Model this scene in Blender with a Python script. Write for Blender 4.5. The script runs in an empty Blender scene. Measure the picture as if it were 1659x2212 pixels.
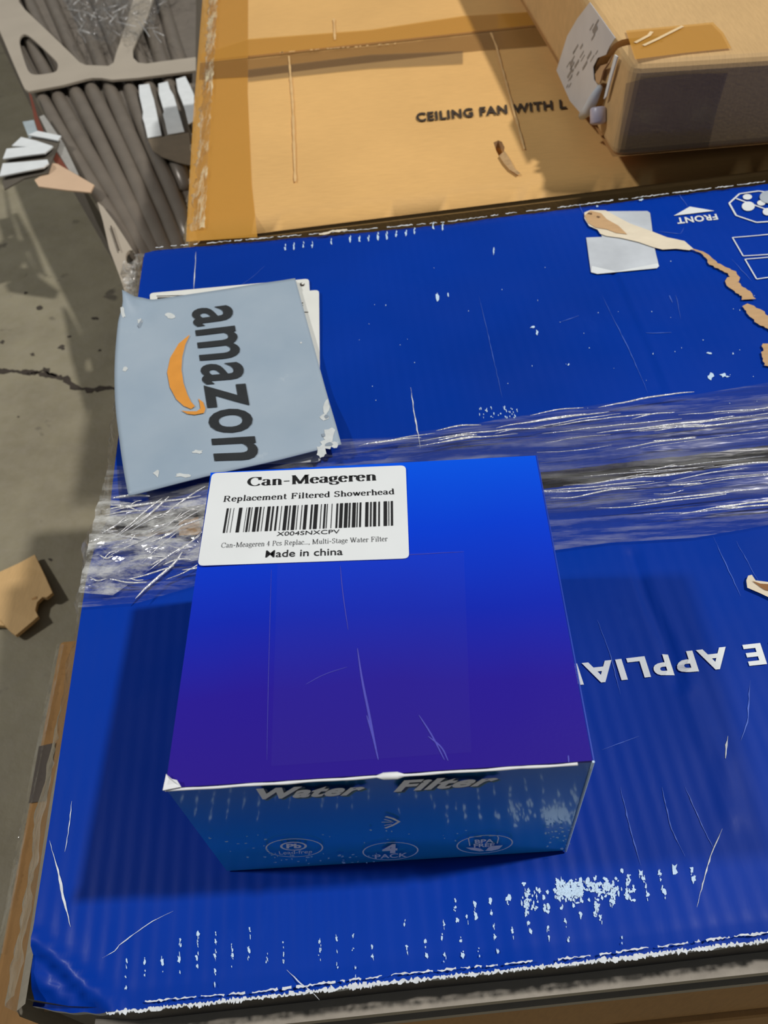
import bpy, bmesh, math, random
from mathutils import Vector, Matrix, Euler, noise
rnd = random.Random(7)
scene = bpy.context.scene
COL = scene.collection

# ---------------------------------------------------------------- camera, world, lights, exposure
ZT = 0.30                                  # height of the blue carton's lid above the floor
F_PX, IW, IH = 1804.5, 1659.0, 2212.0
CAM_ROT = Euler((0.680020, 0.071972, -0.026840), 'XYZ')
CAM_LOC = Vector((0.016342, -0.094167, 0.320941 + ZT))
cd = bpy.data.cameras.new('camera'); cam = bpy.data.objects.new('camera', cd); COL.objects.link(cam)
cam.location = CAM_LOC; cam.rotation_euler = CAM_ROT
cd.sensor_fit = 'VERTICAL'; cd.sensor_height = 36.0; cd.lens = 36.0 * F_PX / IH
cd.clip_start = 0.01
cd.dof.use_dof = True; cd.dof.focus_distance = 0.33; cd.dof.aperture_fstop = 22
scene.camera = cam

world = bpy.data.worlds.new('world'); scene.world = world; world.use_nodes = True
bg = world.node_tree.nodes['Background']
bg.inputs[0].default_value = (0.90, 0.96, 1.0, 1); bg.inputs[1].default_value = 0.11

def lamp(name, loc, size, power, col):
    l = bpy.data.lights.new(name, 'AREA'); l.shape = 'DISK'; l.size = size; l.energy = power; l.color = col
    o = bpy.data.objects.new(name, l); COL.objects.link(o); o.location = loc
    o.rotation_euler = (Vector((0, 0.1, ZT)) - Vector(loc)).to_track_quat('-Z', 'Y').to_euler()
    return o
lamp('high_bay_lamp_right_offscreen', (3.20, 0.40, ZT + 5.0), 0.26, 250, (1.0, 0.97, 0.93))
lamp('high_bay_lamp_left_offscreen', (-4.25, 0.25, ZT + 5.0), 0.45, 152, (1.0, 0.98, 0.95))
scene.view_settings.view_transform = 'Standard'; scene.view_settings.look = 'None'
scene.view_settings.gamma = 1.0; scene.view_settings.use_curve_mapping = False
scene.view_settings.exposure = 0.0

# ---------------------------------------------------------------- pixel -> surface helpers
RM = CAM_ROT.to_matrix()
def ray(x, y): return RM @ Vector(((x - IW/2) / F_PX, -(y - IH/2) / F_PX, -1.0))
def on_z(x, y, h=0.0):                     # pixel onto the horizontal plane h above the blue lid
    d = ray(x, y); return CAM_LOC + d * ((ZT + h - CAM_LOC.z) / d.z)
class Plane:
    def __init__(s, p, n): s.p = Vector(p); s.n = Vector(n).normalized()
    def __call__(s, x, y, lift=0.0):
        d = ray(x, y); return CAM_LOC + d * ((s.p + s.n*lift - CAM_LOC).dot(s.n) / d.dot(s.n))

# ---------------------------------------------------------------- object helpers
def empty(name, loc, label=None, cat=None, group=None):
    o = bpy.data.objects.new(name, None); COL.objects.link(o); o.location = loc; o.empty_display_size = .05
    if label: o['label'] = label
    if cat: o['category'] = cat
    if group: o['group'] = group
    return o
def wloc(o):
    v = Vector((0, 0, 0))
    while o is not None: v += o.location; o = o.parent
    return v
def mk(name, verts, faces, mat, parent=None, smooth=False, label=None, cat=None, kind=None, group=None, origin=None):
    base = wloc(parent) if parent else Vector((0, 0, 0))
    if origin is not None: base = Vector(origin)
    me = bpy.data.meshes.new(name)
    me.from_pydata([tuple(Vector(v) - base) for v in verts], [], faces); me.update()
    o = bpy.data.objects.new(name, me); COL.objects.link(o)
    if parent: o.parent = parent
    if origin is not None: o.location = origin
    if mat: me.materials.append(mat)
    if smooth: me.polygons.foreach_set('use_smooth', [True]*len(me.polygons))
    if label: o['label'] = label
    if cat: o['category'] = cat
    if kind: o['kind'] = kind
    if group: o['group'] = group
    return o
class MB:
    def __init__(s): s.v = []; s.f = []
    def add(s, vs, fs):
        b = len(s.v); s.v += [Vector(v) for v in vs]; s.f += [tuple(b+i for i in f) for f in fs]
    def hexa(s, c):                         # 8 corners: bottom 4 ccw, top 4 ccw
        s.add(c, [(3,2,1,0),(4,5,6,7),(0,1,5,4),(1,2,6,5),(2,3,7,6),(3,0,4,7)])
    def slab(s, poly, nrm, th):             # polygon outline given a thickness
        n = len(poly); N = Vector(nrm) * th
        s.add([Vector(p)+N for p in poly] + [Vector(p) for p in poly],
              [tuple(range(n)), tuple(range(2*n-1, n-1, -1))] + [(i, n+i, n+(i+1) % n, (i+1) % n) for i in range(n)])
    def tube(s, pts, r, seg=10, cap=True):
        pts = [Vector(p) for p in pts]; rings = []
        for i, p in enumerate(pts):
            t = (pts[min(i+1, len(pts)-1)] - pts[max(i-1, 0)]).normalized()
            a = t.orthogonal().normalized() if i == 0 else (rings[-1][1] - t*rings[-1][1].dot(t)).normalized()
            b = t.cross(a); rr = r[i] if isinstance(r, (list, tuple)) else r
            rings.append(([p + (a*math.cos(2*math.pi*k/seg) + b*math.sin(2*math.pi*k/seg))*rr for k in range(seg)], a))
        vs = [v for ring, _ in rings for v in ring]; fs = []
        for i in range(len(pts)-1):
            for k in range(seg):
                k2 = (k+1) % seg; fs.append((i*seg+k, i*seg+k2, (i+1)*seg+k2, (i+1)*seg+k))
        if cap: fs += [tuple(range(seg-1, -1, -1)), tuple((len(pts)-1)*seg+k for k in range(seg))]
        s.add(vs, fs)
    def build(s, name, mat, parent=None, **k): return mk(name, s.v, s.f, mat, parent, **k)
def bevel_obj(o, w, seg=3):
    bm = bmesh.new(); bm.from_mesh(o.data)
    bmesh.ops.bevel(bm, geom=bm.edges[:], offset=w, segments=seg, profile=.5, affect='EDGES')
    bm.to_mesh(o.data); bm.free()
    return o
def cut_pocket(o, outline, inward, out, depth):
    """cut a real pocket with the given outline (world points) into a closed mesh object"""
    base = wloc(o); n = len(outline); d = Vector(inward).normalized()
    bm = bmesh.new(); A = [bm.verts.new(Vector(p) - d*out - base) for p in outline]; B = [bm.verts.new(Vector(p) + d*depth - base) for p in outline]
    bm.faces.new(A); bm.faces.new(B[::-1])
    for i in range(n): bm.faces.new((A[i], B[i], B[(i+1) % n], A[(i+1) % n]))
    bmesh.ops.recalc_face_normals(bm, faces=bm.faces[:])
    me = bpy.data.meshes.new('cut'); bm.to_mesh(me); bm.free(); c = bpy.data.objects.new('cut', me); COL.objects.link(c)
    c.location = base
    m = o.modifiers.new('cut', 'BOOLEAN'); m.operation = 'DIFFERENCE'; m.solver = 'EXACT'; m.object = c
    bpy.context.view_layer.update()
    new = bpy.data.meshes.new_from_object(o.evaluated_get(bpy.context.evaluated_depsgraph_get()))
    o.modifiers.clear(); o.data = new; bpy.data.objects.remove(c); bpy.data.meshes.remove(me)
def chaikin(p, it=2, closed=True):
    for _ in range(it):
        q = []; n = len(p)
        for i in range(n if closed else n-1):
            a = Vector(p[i]); b = Vector(p[(i+1) % n]); q += [a*.75+b*.25, a*.25+b*.75]
        p = q if closed else [Vector(p[0])] + q + [Vector(p[-1])]
    return [Vector(v) for v in p]
def lerp_poly(pts, u):                      # piecewise linear in x over (x, y) list
    if u <= pts[0][0]: return pts[0][1]
    for (a, b), (c, d) in zip(pts, pts[1:]):
        if u <= c: return b + (d-b)*(u-a)/(c-a)
    return pts[-1][1]
def sstep(a, b, x):
    t = max(0., min(1., (x-a)/(b-a))); return t*t*(3-2*t)

# ---------------------------------------------------------------- materials
def lin(c):
    return tuple(((v/255)/12.92 if v/255 <= .04045 else ((v/255+.055)/1.055)**2.4) for v in c) + (1,)
class NT:
    def __init__(s, name):
        s.m = bpy.data.materials.new(name); s.m.use_nodes = True; s.t = s.m.node_tree; s.t.nodes.clear()
        s.out = s.n('ShaderNodeOutputMaterial'); s.co = s.n('ShaderNodeTexCoord')
    def n(s, typ, **k):
        o = s.t.nodes.new(typ)
        for a, b in k.items(): setattr(o, a, b)
        return o
    def l(s, a, b): s.t.links.new(a, b)
    def noise(s, scale, detail=3, rough=.5, mapscale=None, src=None):
        x = s.n('ShaderNodeTexNoise'); x.inputs['Scale'].default_value = scale; x.inputs['Detail'].default_value = detail
        x.inputs['Roughness'].default_value = rough
        c = src or s.co.outputs['Object']
        if mapscale:
            m = s.n('ShaderNodeMapping'); m.inputs['Scale'].default_value = mapscale; s.l(c, m.inputs[0]); c = m.outputs[0]
        s.l(c, x.inputs['Vector']); return x.outputs['Fac']
    def ramp(s, fac, stops, interp='LINEAR'):
        r = s.n('ShaderNodeValToRGB'); r.color_ramp.interpolation = interp; e = r.color_ramp.elements
        while len(e) < len(stops): e.new(.5)
        for k, (p, c) in zip(e, stops): k.position = p; k.color = c if len(c) == 4 else (*c, 1)
        s.l(fac, r.inputs[0]); return r.outputs[0]
    def mix(s, fac, a, b, mode='MIX'):
        x = s.n('ShaderNodeMix', data_type='RGBA', blend_type=mode)
        for sock, v in ((x.inputs[0], fac), (x.inputs[6], a), (x.inputs[7], b)):
            if isinstance(v, (int, float)): sock.default_value = v
            elif isinstance(v, tuple): sock.default_value = v
            else: s.l(v, sock)
        return x.outputs[2]
    def math(s, op, a, b=0.0):
        x = s.n('ShaderNodeMath', operation=op)
        for sock, v in ((x.inputs[0], a), (x.inputs[1], b)):
            if isinstance(v, (int, float)): sock.default_value = v
            else: s.l(v, sock)
        return x.outputs[0]
    def bump(s, h, strength, dist=.001, prev=None):
        b = s.n('ShaderNodeBump'); b.inputs['Strength'].default_value = strength; b.inputs['Distance'].default_value = dist
        s.l(h, b.inputs['Height'])
        if prev: s.l(prev, b.inputs['Normal'])
        return b.outputs[0]
    def bsdf(s, col, rough=.5, normal=None, metal=0, coat=0, coat_r=.15, spec=.5):
        b = s.n('ShaderNodeBsdfPrincipled')
        for nm, v in (('Base Color', col), ('Roughness', rough), ('Metallic', metal), ('Coat Weight', coat), ('Coat Roughness', coat_r), ('Specular IOR Level', spec)):
            if isinstance(v, (int, float, tuple)): b.inputs[nm].default_value = v
            else: s.l(v, b.inputs[nm])
        if normal: s.l(normal, b.inputs['Normal']); s.l(normal, b.inputs['Coat Normal'])
        s.l(b.outputs[0], s.out.inputs[0]); return b
def flat(name, rgb, rough=.6, var=.08, scale=60, bump=.0, coat=0, metal=0, spec=.5):
    t = NT(name); c = lin(rgb); n = t.noise(scale, 4)
    a = tuple(v*(1-var) for v in c[:3]) + (1,); b = tuple(min(1, v*(1+var)) for v in c[:3]) + (1,)
    nb = t.bump(t.noise(scale*8, 3), bump, .0005) if bump else None
    t.bsdf(t.ramp(n, [(.3, a), (.7, b)]), rough, nb, metal, coat, spec=spec); return t.m
def card(name, rgb, rough=.75, grain=(1, 18, 1), var=.10, bump=.25):
    t = NT(name); c = lin(rgb)
    f = t.noise(90, 5, .6, grain); f2 = t.noise(9, 3)
    a = tuple(v*(1-var*1.2) for v in c[:3]) + (1,); b = tuple(min(1, v*(1+var)) for v in c[:3]) + (1,)
    col = t.ramp(t.mix(.5, f, f2), [(.32, a), (.68, b)])
    t.bsdf(col, rough, t.bump(t.noise(500, 3), bump, .0004), spec=.3); return t.m
def ridged(name, rgb, rough, axis_rot, period=.0062, bump=.17, coat=.05, var=.10):
    """printed corrugated board: flutes show as a faint relief"""
    t = NT(name); c = lin(rgb)
    m = t.n('ShaderNodeMapping'); m.inputs['Rotation'].default_value = (0, 0, axis_rot); t.l(t.co.outputs['Object'], m.inputs[0])
    w = t.n('ShaderNodeTexWave', wave_type='BANDS', bands_direction='X'); w.inputs['Scale'].default_value = .314/period*1.0
    w.inputs['Distortion'].default_value = .25; w.inputs['Detail'].default_value = 1; w.inputs['Detail Scale'].default_value = 1.5
    t.l(m.outputs[0], w.inputs['Vector'])
    big = t.noise(7, 3); fine = t.noise(260, 3)
    amt = t.math('MULTIPLY', w.outputs['Fac'], t.ramp(t.noise(11, 2), [(.35, (.15,)*3), (.65, (1,)*3)]))
    nb = t.bump(amt, bump, .0008); nb = t.bump(t.noise(55, 4, .6, (1, .35, 1)), .18, .0012, nb)
    a = tuple(v*(1-var) for v in c[:3]) + (1,); b = tuple(min(1, v*(1+var)) for v in c[:3]) + (1,)
    col = t.ramp(big, [(.3, a), (.7, b)])
    scuff = t.ramp(t.noise(34, 6, .72, (1, .45, 1)), [(.62, (0,)*3), (.85, (.20,)*3)])
    col = t.mix(scuff, col, lin((40, 80, 180)))
    r = t.ramp(t.noise(25, 4), [(.3, (rough-.08,)*3), (.7, (rough+.1,)*3)])
    t.bsdf(col, r, nb, coat=coat, coat_r=.22, spec=.12); return t.m
def film_mat(name, base=.08, gain=.36, scale=(7, 60, 7), white=(225, 226, 222), rough=.16, lo=.45, hi=.72):
    """clear stretch film: see-through, glossy, milky where it is gathered into creases"""
    t = NT(name)
    tr = t.n('ShaderNodeBsdfTransparent'); gl = t.n('ShaderNodeBsdfGlossy'); df = t.n('ShaderNodeBsdfDiffuse')
    gl.inputs['Roughness'].default_value = rough; gl.inputs['Color'].default_value = (.95, .95, .95, 1)
    df.inputs['Color'].default_value = lin(white)
    nb = t.bump(t.noise(1, 4, .6, scale), .55, .004)
    t.l(nb, gl.inputs['Normal'])
    k = t.ramp(t.noise(1.7, 6, .7, scale), [(lo, (0,)*3), (hi, (1,)*3)])
    milk = t.math('MULTIPLY', k, gain)
    m1 = t.n('ShaderNodeMixShader'); t.l(milk, m1.inputs[0]); t.l(tr.outputs[0], m1.inputs[1]); t.l(df.outputs[0], m1.inputs[2])
    fr = t.n('ShaderNodeLayerWeight'); fr.inputs[0].default_value = .5; t.l(nb, fr.inputs['Normal'])
    gf = t.math('ADD', t.math('MULTIPLY', t.math('POWER', fr.outputs['Facing'], 4.0), .7), base+.04)
    m2 = t.n('ShaderNodeMixShader'); t.l(gf, m2.inputs[0]); t.l(m1.outputs[0], m2.inputs[1]); t.l(gl.outputs[0], m2.inputs[2])
    t.l(m2.outputs[0], t.out.inputs[0]); return t.m

CY = math.radians(3.7)                      # yaw of the blue carton
M = {}
M['blue'] = ridged('blue_printed_board', (0, 52, 156), .45, -CY)
M['blue_edge'] = flat('blue_board_side', (14, 62, 150), .5, .15, 80)
M['charcoal'] = card('charcoal_printed_board', (62, 60, 60), .6, (18, 1, 1), .15)
M['stripe'] = card('grey_printed_stripe', (160, 152, 140), .6, (1, 1, 20), .10)
M['greyside'] = card('grey_film_covered_board', (168, 160, 146), .4, (1, 8, 1), .14)
M['white'] = flat('white_ink', (226, 231, 232), .55, .04, 90)
M['scuff'] = flat('bared_white_paper', (196, 222, 246), .7, .06, 300)
M['scratch_and_glare'] = flat('film_scratch_and_glare', (70, 104, 200), .35, .1, 300)  # scratches, and film sheen painted as pale ribbons
M['paper'] = card('torn_paper', (226, 214, 190), .85, (1, 3, 1), .08)
M['kraft'] = card('kraft_core', (196, 160, 118), .85, (1, 6, 1), .12)
M['tan'] = card('tan_cardboard', (224, 178, 112), .62, (1, 10, 1), .09)
M['tan2'] = card('pale_tan_cardboard', (206, 170, 118), .68, (9, 1, 1), .12)
M['tandark'] = card('brown_cardboard', (178, 134, 82), .75, (6, 1, 1), .12)
M['ink'] = flat('black_ink', (24, 24, 26), .5, .1, 200)
M['softink'] = flat('dark_brown_ink', (58, 46, 34), .7, .2, 300)
M['pit_shade'] = flat('brown_pit_shade', (112, 84, 56), .9, .2, 60)  # shade inside small pits, put into the colour
def tape_mat(name, rgb, alpha, rough=.14):
    t = NT(name); b = t.bsdf(lin(rgb), rough, t.bump(t.noise(40, 4, .6, (1, .3, 1)), .35, .0015), spec=.6)
    tr = t.n('ShaderNodeBsdfTransparent'); m = t.n('ShaderNodeMixShader'); m.inputs[0].default_value = alpha
    t.l(tr.outputs[0], m.inputs[1]); t.l(b.outputs[0], m.inputs[2]); t.l(m.outputs[0], t.out.inputs[0]); return t.m
M['tape'] = tape_mat('amber_packing_tape', (214, 156, 62), .66)
M['tape_brown'] = tape_mat('dull_brown_tape', (150, 108, 52), .55, .3)
M['cleartape'] = tape_mat('clear_tape', (205, 210, 215), .10)
M['greytape'] = tape_mat('creased_clear_tape', (96, 84, 70), .35, .14)
M['film'] = film_mat('stretch_film', .07, .32, (9, 95, 9), lo=.48, hi=.74)
M['film_thin'] = film_mat('thin_stretch_film', .06, .10, (9, 95, 9), lo=.5, hi=.74)
M['film_heavy'] = film_mat('crumpled_stretch_film', .08, .75, (30, 75, 40), lo=.40, hi=.64)
M['film_side'] = film_mat('film_on_carton_side', .03, .40, (40, 14, 40))

# ---------------------------------------------------------------- flat print: text and outlines mapped onto a four-point patch
def text_mesh(body, bold=0.0, shear=0.0, space=1.0):
    c = bpy.data.curves.new('t', 'FONT'); c.body = body; c.offset = bold; c.shear = shear; c.space_character = space
    c.resolution_u = 4; c.size = 1.0
    o = bpy.data.objects.new('t', c); COL.objects.link(o)
    dg = bpy.context.evaluated_depsgraph_get(); me = bpy.data.meshes.new_from_object(o.evaluated_get(dg))
    v = [(p.co.x, p.co.y) for p in me.vertices]; f = [tuple(p.vertices) for p in me.polygons]
    bpy.data.objects.remove(o); bpy.data.curves.remove(c); bpy.data.meshes.remove(me)
    return v, f
CAPH = max(y for _, y in text_mesh('H')[0])
XH = max(y for _, y in text_mesh('x')[0])
def fit(v, quad, y0=0.0, y1=1.0, z=None):
    """quad: world points baseline-left, baseline-right, top-right, top-left"""
    xs = [p[0] for p in v]; a, b = min(xs), max(xs); P = [Vector(q) for q in quad]; out = []
    for x, y in v:
        u = (x-a)/(b-a); w = (y-y0)/(y1-y0)
        out.append((P[0]*(1-u)+P[1]*u)*(1-w) + (P[3]*(1-u)+P[2]*u)*w)
    return out
def orient(v, f, nrm):
    o = []
    for q in f:
        n = Vector((0, 0, 0)); p0 = v[q[0]]
        for i in range(1, len(q)-1): n += (v[q[i]]-p0).cross(v[q[i+1]]-p0)
        o.append(q if n.dot(nrm) >= 0 else tuple(reversed(q)))
    return o
def lettering(body, quad, mat, parent, nrm=(0, 0, 1), bold=0.0, shear=0.0, y1=None, name='lettering', lift=.0, space=1.0, surf=None, label=None):
    v, f = text_mesh(body, bold, shear, space)
    w = fit(v, quad, -bold, (y1 or CAPH)+bold); N = Vector(nrm)
    w = [p + N*lift for p in w]
    if surf: w = [surf(p) for p in w]
    return mk(name, w, orient(w, f, N), mat, parent, label=label)
# --- a high-contrast serif face drawn as strokes (thick stems, hair-thin horizontals)
def arc(cx, cy, rx, ry, a0, a1, n=14):
    return [(cx+rx*math.cos(math.radians(a0+(a1-a0)*i/n)), cy+ry*math.sin(math.radians(a0+(a1-a0)*i/n))) for i in range(n+1)]
def V_(x, y0, y1): return [(x, y0), (x, y1)]
def S_(x, y, w=.11): return [(x-w, y), (x+w, y)]
SER = {
 'C': (.74, [arc(.40, .36, .32, .345, 48, 318, 20), V_(.65, .48, .70)]),
 'M': (1.0, [V_(.17, .02, .70), [(.17, .70), (.48, .03)], [(.48, .03), (.80, .70)], V_(.82, .02, .70), S_(.17, .01), S_(.82, .01, .13), S_(.13, .70, .08), S_(.86, .70, .09)]),
 'R': (.80, [V_(.20, .02, .70), [(.12, .70), (.40, .70)] + arc(.40, .53, .19, .17, 90, -90, 10) + [(.22, .36)], [(.42, .36), (.56, .10), (.62, .02), (.72, .04)], S_(.20, .01, .13)]),
 'F': (.68, [V_(.20, .02, .70), [(.10, .70), (.58, .70), (.585, .54)], [(.22, .37), (.44, .37)], [(.44, .28), (.44, .46)], S_(.20, .01, .13)]),
 'S': (.58, [arc(.29, .52, .17, .175, 40, 200, 12) + [(.20, .41), (.40, .32)] + arc(.29, .19, .18, .185, 30, -140, 14), V_(.45, .56, .68), V_(.11, .03, .15)]),
 'P': (.66, [V_(.20, .02, .70), [(.12, .70), (.38, .70)] + arc(.38, .52, .19, .18, 90, -90, 10) + [(.22, .34)], S_(.20, .01, .13)]),
 'W': (1.05, [[(.12, .70), (.34, .02)], [(.34, .02), (.54, .68)], [(.50, .70), (.72, .02)], [(.72, .02), (.94, .70)], S_(.12, .70, .09), S_(.52, .70, .09), S_(.94, .70, .07)]),
 'a': (.50, [arc(.22, .36, .14, .12, 160, 30, 10) + [(.355, .34)], V_(.35, .40, .08), [(.35, .09), (.40, .02), (.48, .05)], arc(.22, .14, .15, .125, 60, 290, 12) + [(.33, .09)]]),
 'c': (.44, [arc(.24, .24, .18, .235, 45, 318, 16), V_(.38, .32, .40)]),
 'e': (.46, [[(.09, .27), (.38, .27)] + arc(.24, .26, .145, .215, 5, 90, 6), arc(.24, .24, .18, .235, 90, 320, 14)]),
 'n': (.58, [V_(.15, .02, .46), [(.16, .36)] + arc(.30, .33, .135, .135, 160, 0, 10) + [(.435, .02)], S_(.15, .01), S_(.44, .01), S_(.11, .46, .05)]),
 'm': (.86, [V_(.15, .02, .46), [(.16, .36)] + arc(.29, .33, .12, .135, 160, 0, 10) + [(.41, .02)], [(.42, .36)] + arc(.56, .33, .13, .135, 160, 0, 10) + [(.69, .02)], S_(.15, .01), S_(.41, .01, .09), S_(.69, .01), S_(.11, .46, .05)]),
 'h': (.58, [V_(.15, .02, .72), [(.16, .36)] + arc(.30, .33, .135, .135, 160, 0, 10) + [(.435, .02)], S_(.15, .01), S_(.44, .01), S_(.11, .72, .05)]),
 'u': (.58, [[(.15, .46), (.15, .15)] + arc(.28, .14, .13, .125, 180, 340, 8), V_(.42, .46, .02), S_(.11, .46, .05), S_(.39, .46, .05), S_(.46, .01, .05)]),
 'r': (.44, [V_(.15, .02, .46), [(.16, .34)] + arc(.30, .32, .14, .14, 150, 50, 6) + [(.39, .36)], S_(.15, .01, .12), S_(.11, .46, .05)]),
 'g': (.50, [arc(.21, .32, .14, .145, 0, 360, 18), [(.12, .20), (.09, .12), (.16, .06), (.33, .05)] + arc(.26, -.06, .18, .115, 60, -200, 14), [(.30, .43), (.38, .48), (.46, .46)]]),
 'p': (.56, [V_(.15, -.20, .46), arc(.30, .235, .15, .225, 150, -150, 16), S_(.15, -.21), S_(.11, .46, .05)]),
 'd': (.56, [V_(.41, .02, .72), arc(.26, .235, .17, .225, 30, 330, 16), S_(.46, .01, .05), S_(.37, .72, .05)]),
 'l': (.30, [V_(.15, .02, .72), S_(.15, .01), S_(.11, .72, .05)]),
 'i': (.30, [V_(.15, .02, .46), V_(.15, .60, .70), S_(.15, .01), S_(.11, .46, .05)]),
 't': (.36, [[(.16, .64), (.16, .12)] + arc(.25, .12, .09, .105, 180, 320, 6), [(.04, .46), (.30, .46)]]),
 'o': (.50, [arc(.25, .24, .175, .235, 0, 360, 22)]),
 's': (.40, [arc(.20, .35, .12, .115, 30, 200, 8) + [(.15, .28), (.27, .22)] + arc(.20, .125, .125, .115, 30, -150, 10), V_(.315, .37, .45), V_(.08, .02, .10)]),
 'w': (.74, [[(.10, .46), (.25, .03)], [(.25, .03), (.38, .45)], [(.36, .46), (.51, .03)], [(.51, .03), (.65, .46)], S_(.10, .46, .07), S_(.37, .46, .07), S_(.65, .46, .06)]),
 '4': (.48, [[(.30, .02), (.30, .68)], [(.30, .68), (.05, .20), (.44, .20)], S_(.30, .01, .09)]),
 '-': (.42, [[(.06, .27), (.36, .27)]]),
 '.': (.22, [V_(.11, .0, .09)]),
 ',': (.22, [[(.12, .09), (.12, .02), (.07, -.09)]]),
 ' ': (.30, []),
}
def serif_mesh(body, thick, thin, dash=.05, wide=1.0):
    vs, fs, x0 = [], [], 0.0
    for ch in body:
        adv, strokes = SER[ch]
        for st in strokes:
            st = [Vector((x0+x*wide, y)) for x, y in st]; n = len(st); base = len(vs)
            for i, p in enumerate(st):
                d = (st[min(i+1, n-1)] - st[max(i-1, 0)]); d = d.normalized() if d.length > 0 else Vector((1, 0))
                k = abs(d.y)**1.6; w = (thin + (thick-thin)*k)*.5
                if ch == '-': w = dash*.5
                nn = Vector((-d.y, d.x))*w; vs += [p+nn, p-nn]
            fs += [(base+2*i, base+2*i+1, base+2*i+3, base+2*i+2) for i in range(n-1)]
        x0 += adv*wide
    return [(v.x, v.y) for v in vs], fs
def serif(body, quad, mat, parent, nrm=(0, 0, 1), thick=.15, thin=.03, name='lettering', wide=1.0):
    v, f = serif_mesh(body, thick, thin, wide=wide); w = fit(v, quad, 0, .71); N = Vector(nrm)
    return mk(name, w, orient(w, f, N), mat, parent)
def ribbon_faces(pts, w, nrm):
    """pts: world polyline, w: half width (number or list) -> verts, faces"""
    vs, n = [], len(pts); N = Vector(nrm)
    for i, p in enumerate(pts):
        d = (pts[min(i+1, n-1)] - pts[max(i-1, 0)]).normalized(); s = N.cross(d).normalized()
        ww = w[i] if isinstance(w, (list, tuple)) else w
        vs += [p + s*ww, p - s*ww]
    return vs, [(2*i, 2*i+1, 2*i+3, 2*i+2) for i in range(n-1)]
def blob(cx, cy, rx, ry, n=9, rough=.45, ang=0.0):
    o = []
    for i in range(n):
        a = 2*math.pi*i/n; r = 1 + rnd.uniform(-rough, rough)
        x, y = rx*r*math.cos(a), ry*r*math.sin(a)
        o.append((cx + x*math.cos(ang) - y*math.sin(ang), cy + x*math.sin(ang) + y*math.cos(ang)))
    return o

exec_order = None
# ================================================================ floor
def build_floor():
    t = NT('concrete')
    a = t.noise(3.0, 6, .6); b = t.noise(14, 6, .65); c = t.noise(60, 5, .7)
    col = t.ramp(t.mix(.45, a, b), [(.30, lin((116, 109, 90))), (.50, lin((138, 131, 109))), (.70, lin((156, 149, 126)))])
    sp = t.ramp(t.noise(22, 3, .5), [(.27, (1,)*3), (.33, (0,)*3)])
    col = t.mix(t.math('MULTIPLY', sp, .75), col, lin((66, 60, 52)))
    col = t.mix(t.ramp(c, [(.4, (0,)*3), (.75, (.35,)*3)]), col, lin((150, 143, 130)))
    t.bsdf(col, .62, t.bump(c, .35, .003), spec=.35)
    S = 6.0
    fl = mk('floor', [(-S, -S, 0), (S, -S, 0), (S, S, 0), (-S, S, 0)], [(0, 1, 2, 3)], t.m, kind='structure')
    pl = Plane((0, 0, 0), (0, 0, 1)); mb = MB()
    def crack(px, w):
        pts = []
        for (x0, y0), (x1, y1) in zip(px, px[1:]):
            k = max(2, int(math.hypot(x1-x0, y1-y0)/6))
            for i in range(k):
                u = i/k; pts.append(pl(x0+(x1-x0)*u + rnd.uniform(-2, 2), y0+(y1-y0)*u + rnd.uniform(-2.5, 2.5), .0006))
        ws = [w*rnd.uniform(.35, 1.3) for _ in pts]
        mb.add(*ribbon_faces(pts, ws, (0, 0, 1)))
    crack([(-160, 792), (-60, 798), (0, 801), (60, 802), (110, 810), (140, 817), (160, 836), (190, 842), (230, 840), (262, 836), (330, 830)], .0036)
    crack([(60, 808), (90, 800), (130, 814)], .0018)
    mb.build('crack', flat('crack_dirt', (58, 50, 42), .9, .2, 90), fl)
    mb = MB()
    for x, y, r in [(85, 665, 7), (205, 687, 6), (150, 727, 4), (133, 750, 7), (100, 799, 10), (55, 633, 4), (215, 757, 4), (5, 738, 6), (70, 765, 5), (108, 1208, 5), (40, 900, 3)]:
        p = [pl(*q, .0005) for q in blob(x, y, r, r*.6)]
        mb.add(p, [tuple(range(len(p)))])
    mb.f = orient(mb.v, mb.f, Vector((0, 0, 1)))
    mb.build('stain', flat('oil_stain', (64, 57, 48), .8, .2, 90), fl, kind='stuff')
build_floor()

# ================================================================ blue carton
CARTON_H = .128
def xy(p): return (p.x, p.y)
def line_ext(p, q, x):                     # point at world x on the line p-q
    u = (x-p.x)/(q.x-p.x); return p + (q-p)*u
XR = .52                                    # right end of the carton (outside the picture)
far_edge = [on_z(*p) for p in [(312, 544), (330, 539), (420, 531), (700, 506), (960, 481), (1300, 438), (1659, 394)]]
far_edge.append(line_ext(far_edge[2], far_edge[-1], XR-.02))
seam_far = [on_z(*p) for p in [(233, 1108), (330, 1096), (440, 1080), (800, 1045), (1160, 1012), (1400, 984), (1659, 953)]]
seam_far.append(line_ext(seam_far[2], seam_far[-1], XR))
seam_near = [on_z(*p) for p in [(200, 1160), (320, 1143), (440, 1120), (800, 1078), (1160, 1043), (1400, 1014), (1659, 982)]]
seam_near.append(line_ext(seam_near[2], seam_near[-1], XR))
near_edge = [on_z(*p) for p in [(47, 2165), (140, 2182), (240, 2186), (550, 2152), (850, 2118), (1250, 2078), (1659, 2030)]]
near_edge.append(line_ext(near_edge[2], near_edge[-1], XR+.01))
def seg_dist(p, a, b):
    d = b-a; u = max(0, min(1, (p-a).dot(d)/d.dot(d))); return (p-a-d*u).length, u
CREASES = []
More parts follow.
